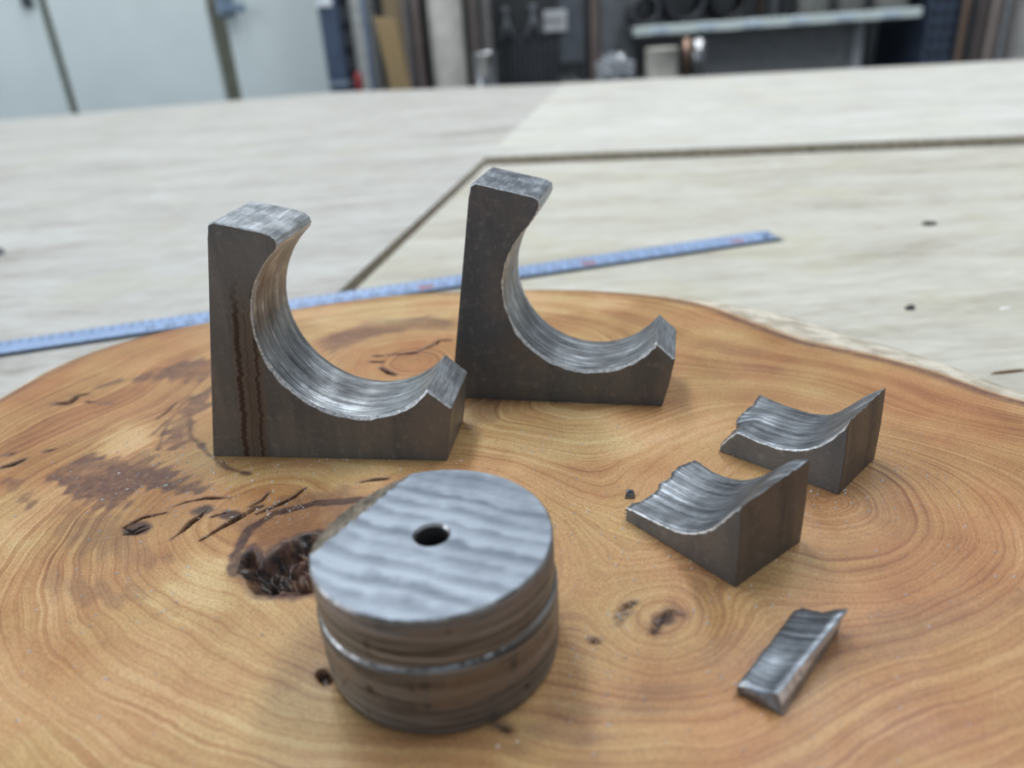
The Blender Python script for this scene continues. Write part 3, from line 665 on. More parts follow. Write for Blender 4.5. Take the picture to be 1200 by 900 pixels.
# ------------------------------------------------------------------ hole-saw core (disc)
def disc():
    cx, cy, R0, HT, rh = -16.4, 113.4, 21.95, 25.6, 3.05
    ch = P2([(361, 650), (479, 556)], HT); a, b = ch; dv = (b - a) / np.linalg.norm(b - a); nv = np.array([-dv[1], dv[0]])
    if (np.array([cx, cy]) - a) @ nv > 0: nv = -nv
    NA = 168; th = [2 * pi * k / NA for k in range(NA)]; rows = []; mats = []; rr = random.Random(2)
    jag = [rr.uniform(-0.05, 0.05) for _ in th]
    def topz(x, y, i):
        e = (np.array([cx + x, cy + y]) - a) @ nv + 0.35 * sin(th[i] * 40)
        return HT - max(0.0, e) * 0.30 - (0.25 if e > 0 else 0)
    for z in (1.2, 13.0): rows.append([(rh * cos(t), rh * sin(t), z) for t in th])          # bore
    rows.append([(rh * cos(t), rh * sin(t), HT - 0.5) for t in th])
    rows.append([((rh + 0.45) * cos(t), (rh + 0.45) * sin(t), HT) for t in th])
    nin = len(rows)
    for r in np.linspace(4.4, R0 - 0.35, 26):
        rows.append([(r * cos(t), r * sin(t), topz(r * cos(t), r * sin(t), i)) for i, t in enumerate(th)])
    nt = len(rows)
    rows.append([((R0 + jag[i]) * cos(t), (R0 + jag[i]) * sin(t), topz(R0 * cos(t), R0 * sin(t), i) - 0.35) for i, t in enumerate(th)])
    def gz(t, off): return 15.2 + 0.5 * sin(t + 0.6) + 0.25 * sin(3 * t) + off
    side = [(0.9, 5.0, 0.02), (0.75, 3.5, 0.0), (0.5, 2.0, -0.05), (0.25, 1.0, -0.12)]
    for f, off, dr in side:
        rows.append([((R0 + dr + jag[i]) * cos(t), (R0 + dr + jag[i]) * sin(t), min(gz(t, off) + 0.0, topz(R0 * cos(t), R0 * sin(t), i) - 0.6)) for i, t in enumerate(th)])
    ng0 = len(rows)
    for off, dr in ((0.40, -0.25), (0.10, 0.10), (-0.20, 0.36), (-0.75, 0.40)):
        rows.append([((R0 + dr + 0.5 * jag[i]) * cos(t), (R0 + dr + 0.5 * jag[i]) * sin(t), gz(t, off)) for i, t in enumerate(th)])
    ng1 = len(rows)
    for z, dr in ((11.5, 0.42), (8.5, 0.40), (6.0, 0.36), (3.2, 0.25), (1.2, 0.1), (0.35, -0.1), (0.02, -0.5)):
        rows.append([((R0 + dr + jag[i]) * cos(t), (R0 + dr + jag[i]) * sin(t), z) for i, t in enumerate(th)])
    V = [(x * MM, y * MM, z * MM) for r in rows for x, y, z in r]; Fc, MI = [], []
    for k in range(len(rows) - 1):
        for i in range(NA):
            j = (i + 1) % NA; Fc.append((k * NA + i, (k + 1) * NA + i, (k + 1) * NA + j, k * NA + j))
            if k < nin - 2: m = 2
            elif k == nin - 2: m = 3
            elif k < nt - 1:
                x, y, _ = rows[k + 1][i]; e = (np.array([cx + x, cy + y]) - a) @ nv; m = 4 if e > 0.15 else 0
            elif k == nt - 1: m = 3
            elif k == ng0: m = 3 if 2.2 < th[i] < 5.1 + 0.25 * sin(i * 1.7) else 1
            else: m = 1
            MI.append(m)
    Fc.append(tuple(range(NA))); MI.append(2); L = (len(rows) - 1) * NA; Fc.append(tuple(range(L, L + NA))[::-1]); MI.append(1)
    me = mesh('steel_disc', V, Fc, MI)
    bm = bmesh.new(); bm.from_mesh(me); bmesh.ops.triangulate(bm, faces=[f for f in bm.faces if len(f.verts) > 4])
    for f in bm.faces: f.smooth = f.material_index in (1, 2)
    me = bm_mesh('steel_disc', bm)
    # top: milled bands
    g = G('disc_top_bands'); v = g.coord((1000, 1000, 1000), rot=(0, 0, radians(26)))
    x, y, z = g.xyz(v)
    yy = g.math('ADD', y, g.math('MULTIPLY', g.math('SUBTRACT', g.noise(v, 0.07, 3), 0.5), 6.0))
    bands = g.math('ADD', g.math('MULTIPLY', g.noise(None, 0.30, 1, 0.4, w=yy), 0.6), g.math('MULTIPLY_ADD', g.math('SINE', g.math('MULTIPLY', yy, 1.5)), 0.05, 0.2)); scr = g.noise(g.coord((120, 1000, 1000), rot=(0, 0, radians(26))), 0.9, 4, 0.65); mot = g.noise(v, 0.14, 4)
    f = g.math('ADD', g.math('MULTIPLY', bands, 0.85), g.math('MULTIPLY', scr, 0.2)); f = g.math('ADD', f, g.math('MULTIPLY', g.math('SUBTRACT', mot, 0.5), 0.5))
    col = g.ramp(f, [(0.36, (0.15, 0.175, 0.21)), (0.50, (0.235, 0.268, 0.315)), (0.64, (0.33, 0.375, 0.43))])
    g.bump(scr, 0.05, 0.0003)
    top = g.out(Base_Color=col, Roughness=g.rng(f, 0.35, 0.65, 0.52, 0.45), Metallic=0.55)
    g = G('disc_side_turned'); x, y, z = g.xyz(g.coord((1000, 1000, 1000))); v = g.coord((60, 60, 1000)); v2 = g.coord((1000, 1000, 1000))
    tilt = g.math('ADD', z, g.math('MULTIPLY', x, 0.10)); l1 = g.noise(None, 0.45, 3, 0.65, w=tilt); st = g.noise(v, 0.7, 4, 0.65); pt = g.noise(g.coord((1000, 1000, 500)), 0.10, 4, 0.6, 0.5)
    f = g.math('ADD', g.math('MULTIPLY', l1, 0.55), g.math('MULTIPLY', st, 0.45))
    col = g.ramp(f, [(0.40, (0.04, 0.041, 0.043)), (0.50, (0.165, 0.162, 0.158)), (0.60, (0.33, 0.325, 0.32))])
    brown = g.math('MULTIPLY', g.rng(pt, 0.44, 0.58), g.math('MULTIPLY', g.rng(z, 5.5, 7.0), g.rng(z, 14.0, 13.0)))
    col = g.mix(g.math('MULTIPLY', brown, 0.65), col, (0.27, 0.215, 0.18))
    col = g.mix(g.math('MULTIPLY', g.rng(z, 21.0, 22.0), g.rng(pt, 0.4, 0.55, 0.2, 0.7)), col, (0.25, 0.20, 0.165))
    col = g.mix(g.rng(g.noise(v2, 0.28, 3), 0.64, 0.72, 0, 0.85), col, (0.03, 0.028, 0.028))
    g.bump(g.math('ADD', st, l1), 0.45, 0.0006)
    sd = g.out(Base_Color=col, Roughness=g.rng(st, 0.3, 0.7, 0.34, 0.50), Metallic=0.45)
    facet = mat_ground('disc_broken_facet', (0.24, 0.20, 0.155), 1.0, 0.45)
    o = link('steel_disc', me, [top, sd, plain('disc_bore_dark', (0.06, 0.06, 0.062), 0.5, 0.8), mat_rim_soft(), facet])
    o.location = (cx * MM, cy * MM, Z0)
    tag(o, 'thick round steel core with a small centre hole and a bright ridge round its side', 'steel disc')
def mat_rim_soft():
    g = G('disc_soft_edge'); m = g.noise(g.coord((1000, 1000, 1000)), 0.22, 4, 0.7)
    return g.out(Base_Color=g.mix(g.rng(m, 0.4, 0.62), (0.16, 0.15, 0.145), (0.55, 0.54, 0.53)), Roughness=0.34, Metallic=0.92)
disc()

# ================================================================== TAPE MEASURE on the bench behind the slab
def tape():
    ZT = ZB
    p0 = on_plane(-8, 413.0, ZT)[:2]; p1 = on_plane(909, 277.5, ZT)[:2]
    u = (p0 - p1) / np.linalg.norm(p0 - p1); L = np.linalg.norm(p0 - p1) + 260; n = np.array([-u[1], u[0]])
    rz = atan2(u[1], u[0])
    root = empty('tape_measure_blade', (p1[0] * MM, p1[1] * MM, Z0 + ZT * MM), 'pale blue steel tape-measure blade lying across the bench behind the slab', 'tape measure', rz=rz)
    W = 19.0; NX, NY = 60, 10; V, Fc = [], []
    for sfc in (0, 1):
        for i in range(NX + 1):
            for j in range(NY + 1):
                t = j / NY * 2 - 1; x = L * i / NX; z = 0.35 + 1.5 * t * t + (0.25 if sfc else 0.0)
                V.append((x * MM, t * W / 2 * MM, z * MM))
    m = (NX + 1) * (NY + 1)
    for i in range(NX):
        for j in range(NY):
            a = i * (NY + 1) + j; q = (a, a + NY + 1, a + NY + 2, a + 1)
            Fc.append(q[::-1]); Fc.append(tuple(k + m for k in q))
    bm = bmesh.new(); bv = [bm.verts.new(v) for v in V]
    for f in Fc: bm.faces.new([bv[i] for i in f])
    ed = [e for e in bm.edges if len(e.link_faces) == 1]
    bmesh.ops.bridge_loops(bm, edges=ed)
    for f in bm.faces: f.smooth = True
    link('blade', bm_mesh('blade', bm), [plain('tape_blue_enamel', (0.31, 0.42, 0.64), 0.35, 0.0, 0.06, 60)], root)
    INK = plain('tape_black_print', (0.03, 0.035, 0.06), 0.6); RED = plain('tape_red_print', (0.36, 0.10, 0.07), 0.6)
    dx = np.linalg.norm(on_plane(690, 310, ZT)[:2] - p1); first = dx - 100.0
    def lift(y): return 0.66 + 1.5 * (y / (W / 2)) ** 2
    # centimetre and half-centimetre ticks, ten-centimetre figures in red
    bm = bmesh.new()
    k = -2
    while first + k * 5 < L:
        x = first + k * 5; k += 1
        if x < 2: continue
        hgt = 5.0 if k % 2 else 3.0
        for s in (-1, 1):
            y1 = s * W / 2 * 0.97; y0 = y1 - s * hgt; rows = [y0 + (y1 - y0) * q / 3 for q in range(4)]
            vs_ = [[bm.verts.new(((x + e) * MM, y * MM, lift(y) * MM)) for e in (-0.22, 0.22)] for y in rows]
            for a, b in zip(vs_[:-1], vs_[1:]): bm.faces.new((a[0], a[1], b[1], b[0]))
    link('scale_ticks', bm_mesh('scale_ticks', bm), [INK], root)
    for c in range(1, 46):
        x = first + (c - 10) * 10 + 0.0
        if x < 6 or x > L - 5 : continue
        big = c % 10 == 0
        cu = bpy.data.curves.new('num', 'FONT'); cu.body = str(c); cu.size = (9.5 if big else 6.5) * MM; cu.align_x = 'CENTER'; cu.align_y = 'CENTER'; cu.resolution_u = 2
        if big: cu.offset = 0.0004
        tmp = bpy.data.objects.new('num', cu); C.objects.link(tmp)
        bpy.context.view_layer.update()
        me = bpy.data.meshes.new_from_object(tmp.evaluated_get(bpy.context.evaluated_depsgraph_get())); bpy.data.objects.remove(tmp)
        me.transform(Matrix.Rotation(pi, 4, 'Z')); me.transform(Matrix.Translation((x * MM, 0, 0)))
        for v in me.vertices: v.co.z = lift(v.co.y / MM) * MM
        me.name = 'scale_number'; me.materials.clear()
        link('scale_number', me, [RED if big else INK], root)
    bm = bmesh.new(); bmesh.ops.create_cone(bm, cap_ends=True, segments=14, radius1=1.7 * MM, radius2=1.2 * MM, depth=0.8 * MM, matrix=Matrix.Translation((7 * MM, 0, 1.0 * MM)))
    link('rivet', bm_mesh('rivet', bm), [plain('rivet_dark', (0.05, 0.06, 0.06), 0.4, 0.6)], root)
tape()

# ================================================================== filings and small bits
def filings():
    V, Fc = [], []; rr = random.Random(21)
    spots = [((160, 560), 60, 30, 130), ((230, 560), 60, 25, 110), ((300, 600), 50, 30, 150), ((330, 640), 30, 25, 120), ((700, 600), 110, 60, 220), ((960, 600), 120, 70, 260),
             ((600, 500), 90, 30, 100), ((690, 760), 90, 60, 160), ((1040, 560), 60, 40, 160), ((160, 700), 140, 90, 240), ((900, 780), 180, 80, 160), ((300, 560), 200, 80, 220), ((420, 545), 60, 8, 60)]
    fp = lambda x, y: any(hypot(x - a, y - b) < r for a, b, r in ((-16.4, 113.4, 23.5),))
    for (cx, cy), sx, sy, n in spots:
        for _ in range(n):
            px = rr.gauss(cx, sx); py = rr.gauss(cy, sy)
            if not (5 < px < 1250 and 500 < py < 930): continue
            if 250 < px < 420 and 615 < py < 705: continue
            p = on_plane(px, py)
            if fp(p[0], p[1]): continue
            s = rr.choice((0.08, 0.10, 0.12, 0.12, 0.18, 0.28)) * rr.uniform(0.9, 1.4); a = rr.uniform(0, 6.3); b = len(V)
            for k in range(3): V.append(((p[0] + s * 1.4 * cos(a + k * 2.1)) * MM, (p[1] + s * cos(a + 1 + k * 2.1)) * MM, Z0 + (0.02 + 0.05 * (k == 1)) * MM))
            V.append((p[0] * MM, p[1] * MM, Z0 + s * 1.5 * MM)); Fc += [(b, b + 1, b + 3), (b + 1, b + 2, b + 3), (b + 2, b, b + 3), (b + 2, b + 1, b)]
    g = G('bright_filings')
    o = link('metal_filings', mesh('metal_filings', V, Fc), [g.out(Base_Color=(0.93, 0.94, 0.95), Roughness=0.35, Metallic=0.1)])
    tag(o, 'bright steel filings scattered over the wood slab', 'filings', kind='stuff')
filings()
def bit(name, px, py, dims, col, label, cat, rz=0.0, z=ZB, jag=0.25, seed=0):
    p = on_plane(px, py, z); rr = random.Random(seed + 3); bm = bmesh.new(); a, b, c = dims
    for k in range(9):
        t = 2 * pi * k / 9; f = 1 + rr.uniform(-jag, jag); bm.verts.new((a / 2 * cos(t) * f * MM, b / 2 * sin(t) * f * MM, 0.0)); bm.verts.new((a / 2.6 * cos(t) * f * MM, b / 2.6 * sin(t) * f * MM, c * (0.7 + 0.3 * rr.random()) * MM))
    bmesh.ops.convex_hull(bm, input=bm.verts[:])
    o = link(name, bm_mesh(name, bm), [plain(name + '_colour', col, 0.7)]); o.location = (p[0] * MM, p[1] * MM, Z0 + z * MM); o.rotation_euler[2] = rz
    tag(o, label, cat)
bit('black_crumb', 1089, 263, (9, 7, 2.0), (0.06, 0.055, 0.05), 'small dark crumb lying alone on the plywood', 'debris', 0.3, seed=1)
bit('black_grit', 1067, 362, (5, 4, 1.6), (0.05, 0.045, 0.04), 'dark grit speck on the plywood close to the slab edge', 'debris', 0.2, seed=2)
bit('paper_scrap', 1178, 361.5, (6.5, 2.2, 0.5), (0.90, 0.90, 0.88), 'tiny white paper scrap on the plywood', 'paper scrap', 0.0, seed=3)
bit('wood_splinter', 1181, 436.5, (17, 1.6, 1.0), (0.20, 0.09, 0.04), 'thin brown wood splinter on the plywood', 'splinter', 0.08, jag=0.1, seed=4)
bit('steel_scrap', -6, 299, (17, 14, 5), (0.17, 0.18, 0.19), 'dark grey lump of scrap on the weathered plywood', 'scrap', 0.5, seed=5)

# ================================================================== BACKGROUND STORE
def vx(px, Y, py=60): return on_back(px, py, Y)[0] * MM
def vz(px, py, Y): return Z0 + on_back(px, py, Y)[2] * MM

# --- pale steel storage cabinet with three doors
YC = 2300.0
cab = empty('storage_cabinet', (vx(170, YC), (YC + 250) * MM, 0), 'tall pale green-grey steel storage cabinet with three doors', 'cabinet')
ox, oy = cab.location.x, cab.location.y
PALE = plain('cabinet_pale_paint', (0.72, 0.80, 0.80), 0.55, 0, 0.05, 4); FRAME = plain('cabinet_frame_olive', (0.20, 0.20, 0.155), 0.6); STRIP = plain('cabinet_strip_grey', (0.42, 0.43, 0.40), 0.6)
xl, xg1, xg2, xr = vx(-330, YC), vx(65, YC), vx(258, YC), vx(382, YC)
link('cabinet_body', bm_mesh('cabinet_body', box_bm(xl - ox, xr - ox, 0.0 - 0.225, 0.25, 0.0, 2.05, 0.004)), [FRAME], cab)
def door(a, b): return link('door', bm_mesh('door', box_bm(a - ox, b - ox, -0.25, -0.2255, 0.06, 2.02, 0.004)), [PALE], cab)
door(vx(-128, YC), xg1 - 0.012); door(xl + 0.01, vx(-136, YC)); d2 = door(xg1 + 0.012, xg2 - 0.012); d3 = door(xg2 + 0.032, xr - 0.003)
link('door_strip', bm_mesh('door_strip', box_bm(xg2 + 0.004, xg2 + 0.028, 0 - 0.245, -0.226 + 0.0004, 0.06, 2.02)), [STRIP], cab)
lx, lz = vx(266, YC, 10), vz(266, 10, YC)
bmx = box_bm(lx - 0.022 - ox, lx + 0.022 - ox, -0.272, -0.2505, lz - 0.02, lz + 0.06, 0.006); box_bm(lx - 0.01 - ox, lx + 0.055 - ox, -0.285, -0.2725, lz - 0.012, lz + 0.008, 0.003, bmx)
lt_ = link('latch', bm_mesh('latch', bmx), [plain('latch_blue_grey', (0.20, 0.27, 0.36), 0.4, 0.4)], d3); lt_['label'] = 'blue-grey latch'
lx, lz = vx(33, YC, 3), vz(33, 3, YC)
link('lock', bm_mesh('lock', box_bm(lx - 0.014 - ox, lx + 0.014 - ox, -0.262, -0.2505, lz - 0.012, lz + 0.02, 0.004)), [plain('lock_dark', (0.07, 0.08, 0.09), 0.4, 0.5)], cab)

# --- poles, pipes and planks standing behind the bench
def pole(name, x0, x1, Y, col, label, cat, ztop=1.75, rough=0.5, metal=0.0, hollow=True, group=None):
    r = (vx(x1, Y) - vx(x0, Y)) / 2; x = (vx(x1, Y) + vx(x0, Y)) / 2
    pr = [(r, 0), (r, 0.01), (r, ztop - 0.004), (r - 0.002, ztop)]
    if hollow and r > 0.012: pr += [(r * 0.86, ztop), (r * 0.86, ztop - 0.2)]
    o = link(name, lathe(name, pr, 28), [plain(name + '_finish', col, rough, metal)]); o.location = (x, Y * MM, 0)
    return tag(o, label, cat, group)
def post_box(name, x0, x1, Y, depth, col, label, cat, ztop=1.9, z0=0.0, rough=0.5, metal=0.0):
    a, b = vx(x0, Y), vx(x1, Y)
    o = link(name, bm_mesh(name, box_bm(-(b - a) / 2, (b - a) / 2, 0, depth, 0, ztop - z0, 0.004)), [plain(name + '_finish', col, rough, metal)]); o.location = ((a + b) / 2, Y * MM, z0)
    return tag(o, label, cat)
Yp = 2150.0
np_ = empty('rack_post', (vx(391, Yp), Yp * MM, 0), 'navy blue steel rack post beside the pale cabinet', 'rack post')
wd = (vx(402, Yp) - vx(380, Yp)) / 2
link('column', bm_mesh('column', box_bm(-wd, wd, 0, 0.05, 0, 2.0, 0.003)), [plain('navy_paint', (0.065, 0.095, 0.155), 0.45)], np_)
zz = vz(391, 98, Yp); link('band', bm_mesh('band', box_bm(-wd - 0.002, wd + 0.002, -0.003, 0.052, zz - 0.004, zz + 0.004)), [plain('band_pale', (0.30, 0.36, 0.44), 0.5)], np_)
zz = vz(385, 2, Yp); link('clip', bm_mesh('clip', box_bm(-wd, wd * 0.6, -0.006, 0.0, zz - 0.01, zz + 0.03)), [plain('clip_white', (0.75, 0.8, 0.85), 0.5)], np_)
Ys = 2215.0; sa = empty('slotted_angle', (vx(408.5, Ys), Ys * MM, 0), 'black slotted angle upright beside the navy post', 'rack post')
wd = (vx(415, Ys) - vx(403, Ys)) / 2; slots = []
link('web', bm_mesh('web', box_bm(-wd, wd, 0, 0.03, 0, 1.95, 0.001)), [plain('black_paint', (0.02, 0.022, 0.028), 0.5)], sa)
SL = plain('slot_bright', (0.16, 0.18, 0.21), 0.5, 0.3); sm_me = bm_mesh('slot', box_bm(-wd * 0.55, wd * 0.55, -0.0025, 0.0005, -0.019, 0.019, 0.002)); sm_me.materials.append(SL)
for k in range(13):
    o = bpy.data.objects.new('slot', sm_me); C.objects.link(o); o.parent = sa; o.location = (0, 0, 0.55 + k * 0.058)
# small white cartons stacked behind
Yw = 2290.0; wmat = plain('white_carton_card', (0.66, 0.68, 0.66), 0.7, 0, 0.05); a, b = vx(411, Yw), vx(437, Yw)
for k in range(26):
    hh = 0.0385; o = link('white_carton', bm_mesh('white_carton', box_bm(-(b - a) / 2, (b - a) / 2, 0, 0.12, 0.0006, hh - 0.0006, 0.0016)), [wmat]); o.location = ((a + b) / 2 + rng.uniform(-.001, .001), Yw * MM, k * hh)
    tag(o, 'flat white carton in the stack between the navy post and the wooden plank', 'carton', 'stacked white cartons')
pole('blue_pipe', 429, 436, 2180, (0.11, 0.15, 0.23), 'thin blue-grey pipe standing beside the white cartons', 'pipe', 1.6, hollow=False)
rz_ = vz(421, 84, 2120); r_ = (vx(424, 2120) - vx(417, 2120)) / 2
o = link('red_handle', lathe('red_handle', [(r_, 0), (r_, rz_ - 0.04), (r_ * 1.25, rz_ - 0.035), (r_ * 1.25, rz_ - 0.012), (r_ * 0.7, rz_)], 16), [plain('red_plastic', (0.36, 0.03, 0.035), 0.4)]); o.location = (vx(420.5, 2120, 95), 2.12, 0)
tag(o, 'slim red-handled rod standing in front of the white cartons', 'handle')
# leaning plank
def plank(name, top, bot, wpx, Y, col, label, cat, th=0.022):
    t = on_back(*top, Y) * MM; b_ = on_back(*bot, Y) * MM; d = (t - b_); wv = (vx(top[0] + wpx, Y) - vx(top[0], Y)) / 2
    zt_, zb_ = Z0 + t[2], 0.0; xt = t[0]; k = d[0] / d[2]; xb = xt - k * (zt_ - zb_)
    V = []
    for y in (0, th):
        for (x, z) in ((xb - wv, zb_), (xb + wv, zb_), (xt + wv, zt_ - 0.006), (xt - wv, zt_ + 0.004)): V.append((x - xb, y, z))
    Fc = [(0, 1, 2, 3), (7, 6, 5, 4), (0, 4, 5, 1), (1, 5, 6, 2), (2, 6, 7, 3), (3, 7, 4, 0)]
    bm = bmesh.new(); vs_ = [bm.verts.new(v) for v in V]
    for f in Fc: bm.faces.new([vs_[i] for i in f])
    bmesh.ops.bevel(bm, geom=bm.edges[:], offset=0.0015, segments=1, affect='EDGES')
    g = G(name + '_grain'); nz = g.noise(g.coord((120, 60, 6)), 1.0, 4)
    o = link(name, bm_mesh(name, bm), [g.out(Base_Color=g.mix(nz, tuple(c * 0.75 for c in col), tuple(c * 1.2 for c in col)), Roughness=0.7)]); o.location = (xb, Y * MM, 0)
    return tag(o, label, cat)
plank('wooden_plank', (450, 21), (470, 105), 24, 2080, (0.37, 0.26, 0.13), 'tan wooden plank leaning between the white cartons and dark pipes', 'plank')
plank('brown_board', (455, -120), (470, 105), 30, 2200, (0.28, 0.21, 0.125), 'brown board standing behind the tan leaning plank', 'board')
pole('steel_pipe', 476, 487, 2190, (0.13, 0.12, 0.12), 'dark grey pipe next to the leaning plank', 'pipe', 1.8, 0.45, 0.4)
pole('bronze_pipe', 488, 497, 2175, (0.17, 0.135, 0.125), 'brownish pipe standing between a dark grey pipe and a near-black pipe', 'pipe', 1.8, 0.4, 0.4)
pole('black_pipe', 497, 505, 2185, (0.045, 0.04, 0.042), 'near-black pipe beside the thick pale pipe', 'pipe', 1.8)
pole('plastic_pipe', 506, 545, 2150, (0.52, 0.50, 0.46), 'thick pale beige plastic pipe standing behind the bench', 'pipe', 1.9, 0.5)
pole('brown_pipe', 549, 563, 2200, (0.13, 0.11, 0.10), 'dark brown pipe on the far side of the thick pale pipe', 'pipe', 1.8)
pole('grey_pipe', 563, 578, 2240, (0.17, 0.165, 0.16), 'mid grey pipe behind the chrome can', 'pipe', 1.8)
# chrome can on a small dark stand
def standing(name, x0, x1, ytop, ybot, Y, prof, mat, label, cat, stand=True):
    r = (vx(x1, Y, (ytop + ybot) / 2) - vx(x0, Y, (ytop + ybot) / 2)) / 2; xc = (vx(x1, Y, ybot) + vx(x0, Y, ybot)) / 2; z1, z0 = vz((x0 + x1) / 2, ytop, Y), vz((x0 + x1) / 2, ybot, Y)
    o = link(name, lathe(name, [(r * a, (z1 - z0) * b) for a, b in prof], 28), [mat]); o.location = (xc, Y * MM, z0)
    tag(o, label, cat); return o, xc, z0, r
chrome = plain('chrome_metal', (0.36, 0.36, 0.37), 0.18, 0.9, 0.1, 40)
# low dark side cupboard carrying the can, the tubes, the bag and the beige pot (its top lies just under the line of sight over the bench)
YS0 = 1840.0
z_sh = vz(690, 98, YS0) - 0.012
cx0, cx1 = vx(553, YS0), vx(836, YS0)
sc = empty('low_cupboard', ((cx0 + cx1) / 2, (YS0 + 120) * MM, 0), 'low dark cupboard behind the bench carrying a can, tubes and a pot', 'cupboard')
hw = (cx1 - cx0) / 2
DK = plain('dark_cupboard_paint', (0.045, 0.047, 0.05), 0.5)
link('body', bm_mesh('body', box_bm(-hw, hw, -0.14, 0.10, 0.0, z_sh - 0.02, 0.003)), [DK], sc); link('top', bm_mesh('top', box_bm(-hw - 0.01, hw + 0.01, -0.155, 0.11, z_sh - 0.02, z_sh, 0.003)), [DK], sc)
Yt = YS0 + 30
def on_top(name, x0, x1, ytop, prof, mat, label, cat, Y=Yt):
    xc = (vx(x0, Y, 90) + vx(x1, Y, 90)) / 2; r = (vx(x1, Y, 90) - vx(x0, Y, 90)) / 2; z1 = vz((x0 + x1) / 2, ytop, Y)
    o = link(name, lathe(name, [(r * a, (z1 - z_sh) * b) for a, b in prof], 28), [mat]); o.location = (xc, Y * MM, z_sh)
    return tag(o, label, cat)
can_p = [(0.96, 0), (1, 0.03), (1, 0.10), (0.97, 0.13), (0.97, 0.93), (1, 0.96), (1, 1.0), (0.9, 1.0), (0.88, 0.9)]
on_top('chrome_can', 555, 585, 61, can_p, chrome, 'shiny chrome can on the low cupboard beside the pipes', 'can')
on_top('beige_pot', 756, 794, 56, can_p, plain('pot_beige', (0.44, 0.42, 0.37), 0.6), 'plain beige pot standing under the white-edged shelf', 'pot')
on_top('copper_tube', 799, 808, 45, [(1, 0), (1, 1), (0.8, 1), (0.8, 0.8)], plain('copper_tube_metal', (0.26, 0.17, 0.13), 0.3, 0.8), 'short copper-brown tube beside the beige pot', 'tube')
on_top('steel_tube', 810, 825, 46, [(1, 0), (1, 1), (0.8, 1), (0.8, 0.8)], chrome, 'short bright steel tube beside the copper-brown tube', 'tube')
# horizontal tubes with bright round ends
for px_, py_ in ((664, 80), (675, 79)):
    c0 = on_back(px_, py_, YS0) * MM; r = 0.0105
    me = lathe('lying_tube', [(r, 0), (r, 0.26), (r * 0.7, 0.26), (r * 0.7, 0.05)], 20, cap=False); me.transform(Matrix.Rotation(pi / 2, 4, 'X')); me.transform(Matrix.Translation((0, 0.13, r)))
    o = link('lying_tube', me, [chrome]); o.location = (c0[0] + (0.001 if px_ > 670 else -0.001), YS0 * MM + 0.01, z_sh); tag(o, 'bright steel tube lying end-on on the low cupboard top', 'tube', 'tubes lying on the low cupboard')
# crumpled clear plastic bag
bm = bmesh.new(); bmesh.ops.create_icosphere(bm, subdivisions=4, radius=1.0); rr = random.Random(5)
zt_ = vz(722, 62, Yt) - z_sh; xr_ = (vx(744, Yt) - vx(702, Yt)) / 2
for v in bm.verts:
    c = v.co.copy(); k = 1 + 0.20 * sin(7 * c.x + 3 * c.z) * cos(6 * c.y - 4 * c.z) + 0.12 * sin(17 * c.z + 9 * c.x); v.co = Vector((c.x * k * xr_, c.y * k * 0.05, max(0.0005, (c.z * k * 0.5 + 0.45) * zt_)))
g = G('clear_plastic_bag'); o = link('plastic_bag', bm_mesh('plastic_bag', bm), [g.out(Base_Color=(0.42, 0.44, 0.47), Roughness=0.15, Specular_IOR_Level=0.8, Alpha=0.75)]); o.location = (vx(722, Yt), Yt * MM + 0.02, z_sh)
tag(o, 'crumpled clear plastic bag on the low cupboard', 'plastic bag')

# --- dark tool cabinet with a white label
Yk = 2420.0; a, b = vx(574, Yk), vx(690, Yk); tcx = (a + b) / 2
tc = empty('tool_cabinet', (tcx, (Yk + 150) * MM, 0), 'charcoal tool cabinet with a white label and hanging tools', 'cabinet')
hw = (b - a) / 2; CH = plain('charcoal_paint', (0.052, 0.054, 0.058), 0.5); GP = plain('slate_panel_paint', (0.115, 0.13, 0.15), 0.5)
link('body', bm_mesh('body', box_bm(-hw, hw, -0.148, 0.15, 0, 2.0, 0.004)), [CH], tc)
def panel(name, x0, x1, y0, y1, mat, th=0.006, par=tc, Y=Yk, lab=None, oyy=None):
    xa, xb = vx(x0, Y, (y0 + y1) / 2) - par.location.x, vx(x1, Y, (y0 + y1) / 2) - par.location.x; z1, z0 = vz((x0 + x1) / 2, y0, Y), vz((x0 + x1) / 2, y1, Y)
    o = link(name, bm_mesh(name, box_bm(xa, xb, -0.1485 - th, -0.1485, z0, z1, 0.0015)), [mat], par)
    if lab: o['label'] = lab
    return o
panel('side_panel', 655, 684, -40, 74, GP, 0.004); panel('label_plate', 637, 664, 12, 37, plain('white_label', (0.66, 0.68, 0.70), 0.5), 0.010, lab='white printed label')
bmx = bmesh.new()
for k, (x0, x1) in enumerate(((639, 646), (648, 655), (657, 661))):
    xa, xb = vx(x0, Yk) - tcx, vx(x1, Yk) - tcx; z1, z0 = vz(648, 20, Yk), vz(648, 28, Yk); box_bm(xa, xb, -0.1596, -0.1586, z0, z1, 0, bmx)
link('label_print', bm_mesh('label_print', bmx), [plain('label_grey_print', (0.42, 0.43, 0.45), 0.6)], tc)
for k in range(9):
    xa = vx(600 + k * 6, Yk) - tcx; link('louvre', bm_mesh('louvre', box_bm(xa - 0.0022, xa + 0.0022, -0.153, -0.1485, vz(625, 95, Yk), vz(625, 42, Yk))), [GP], tc)
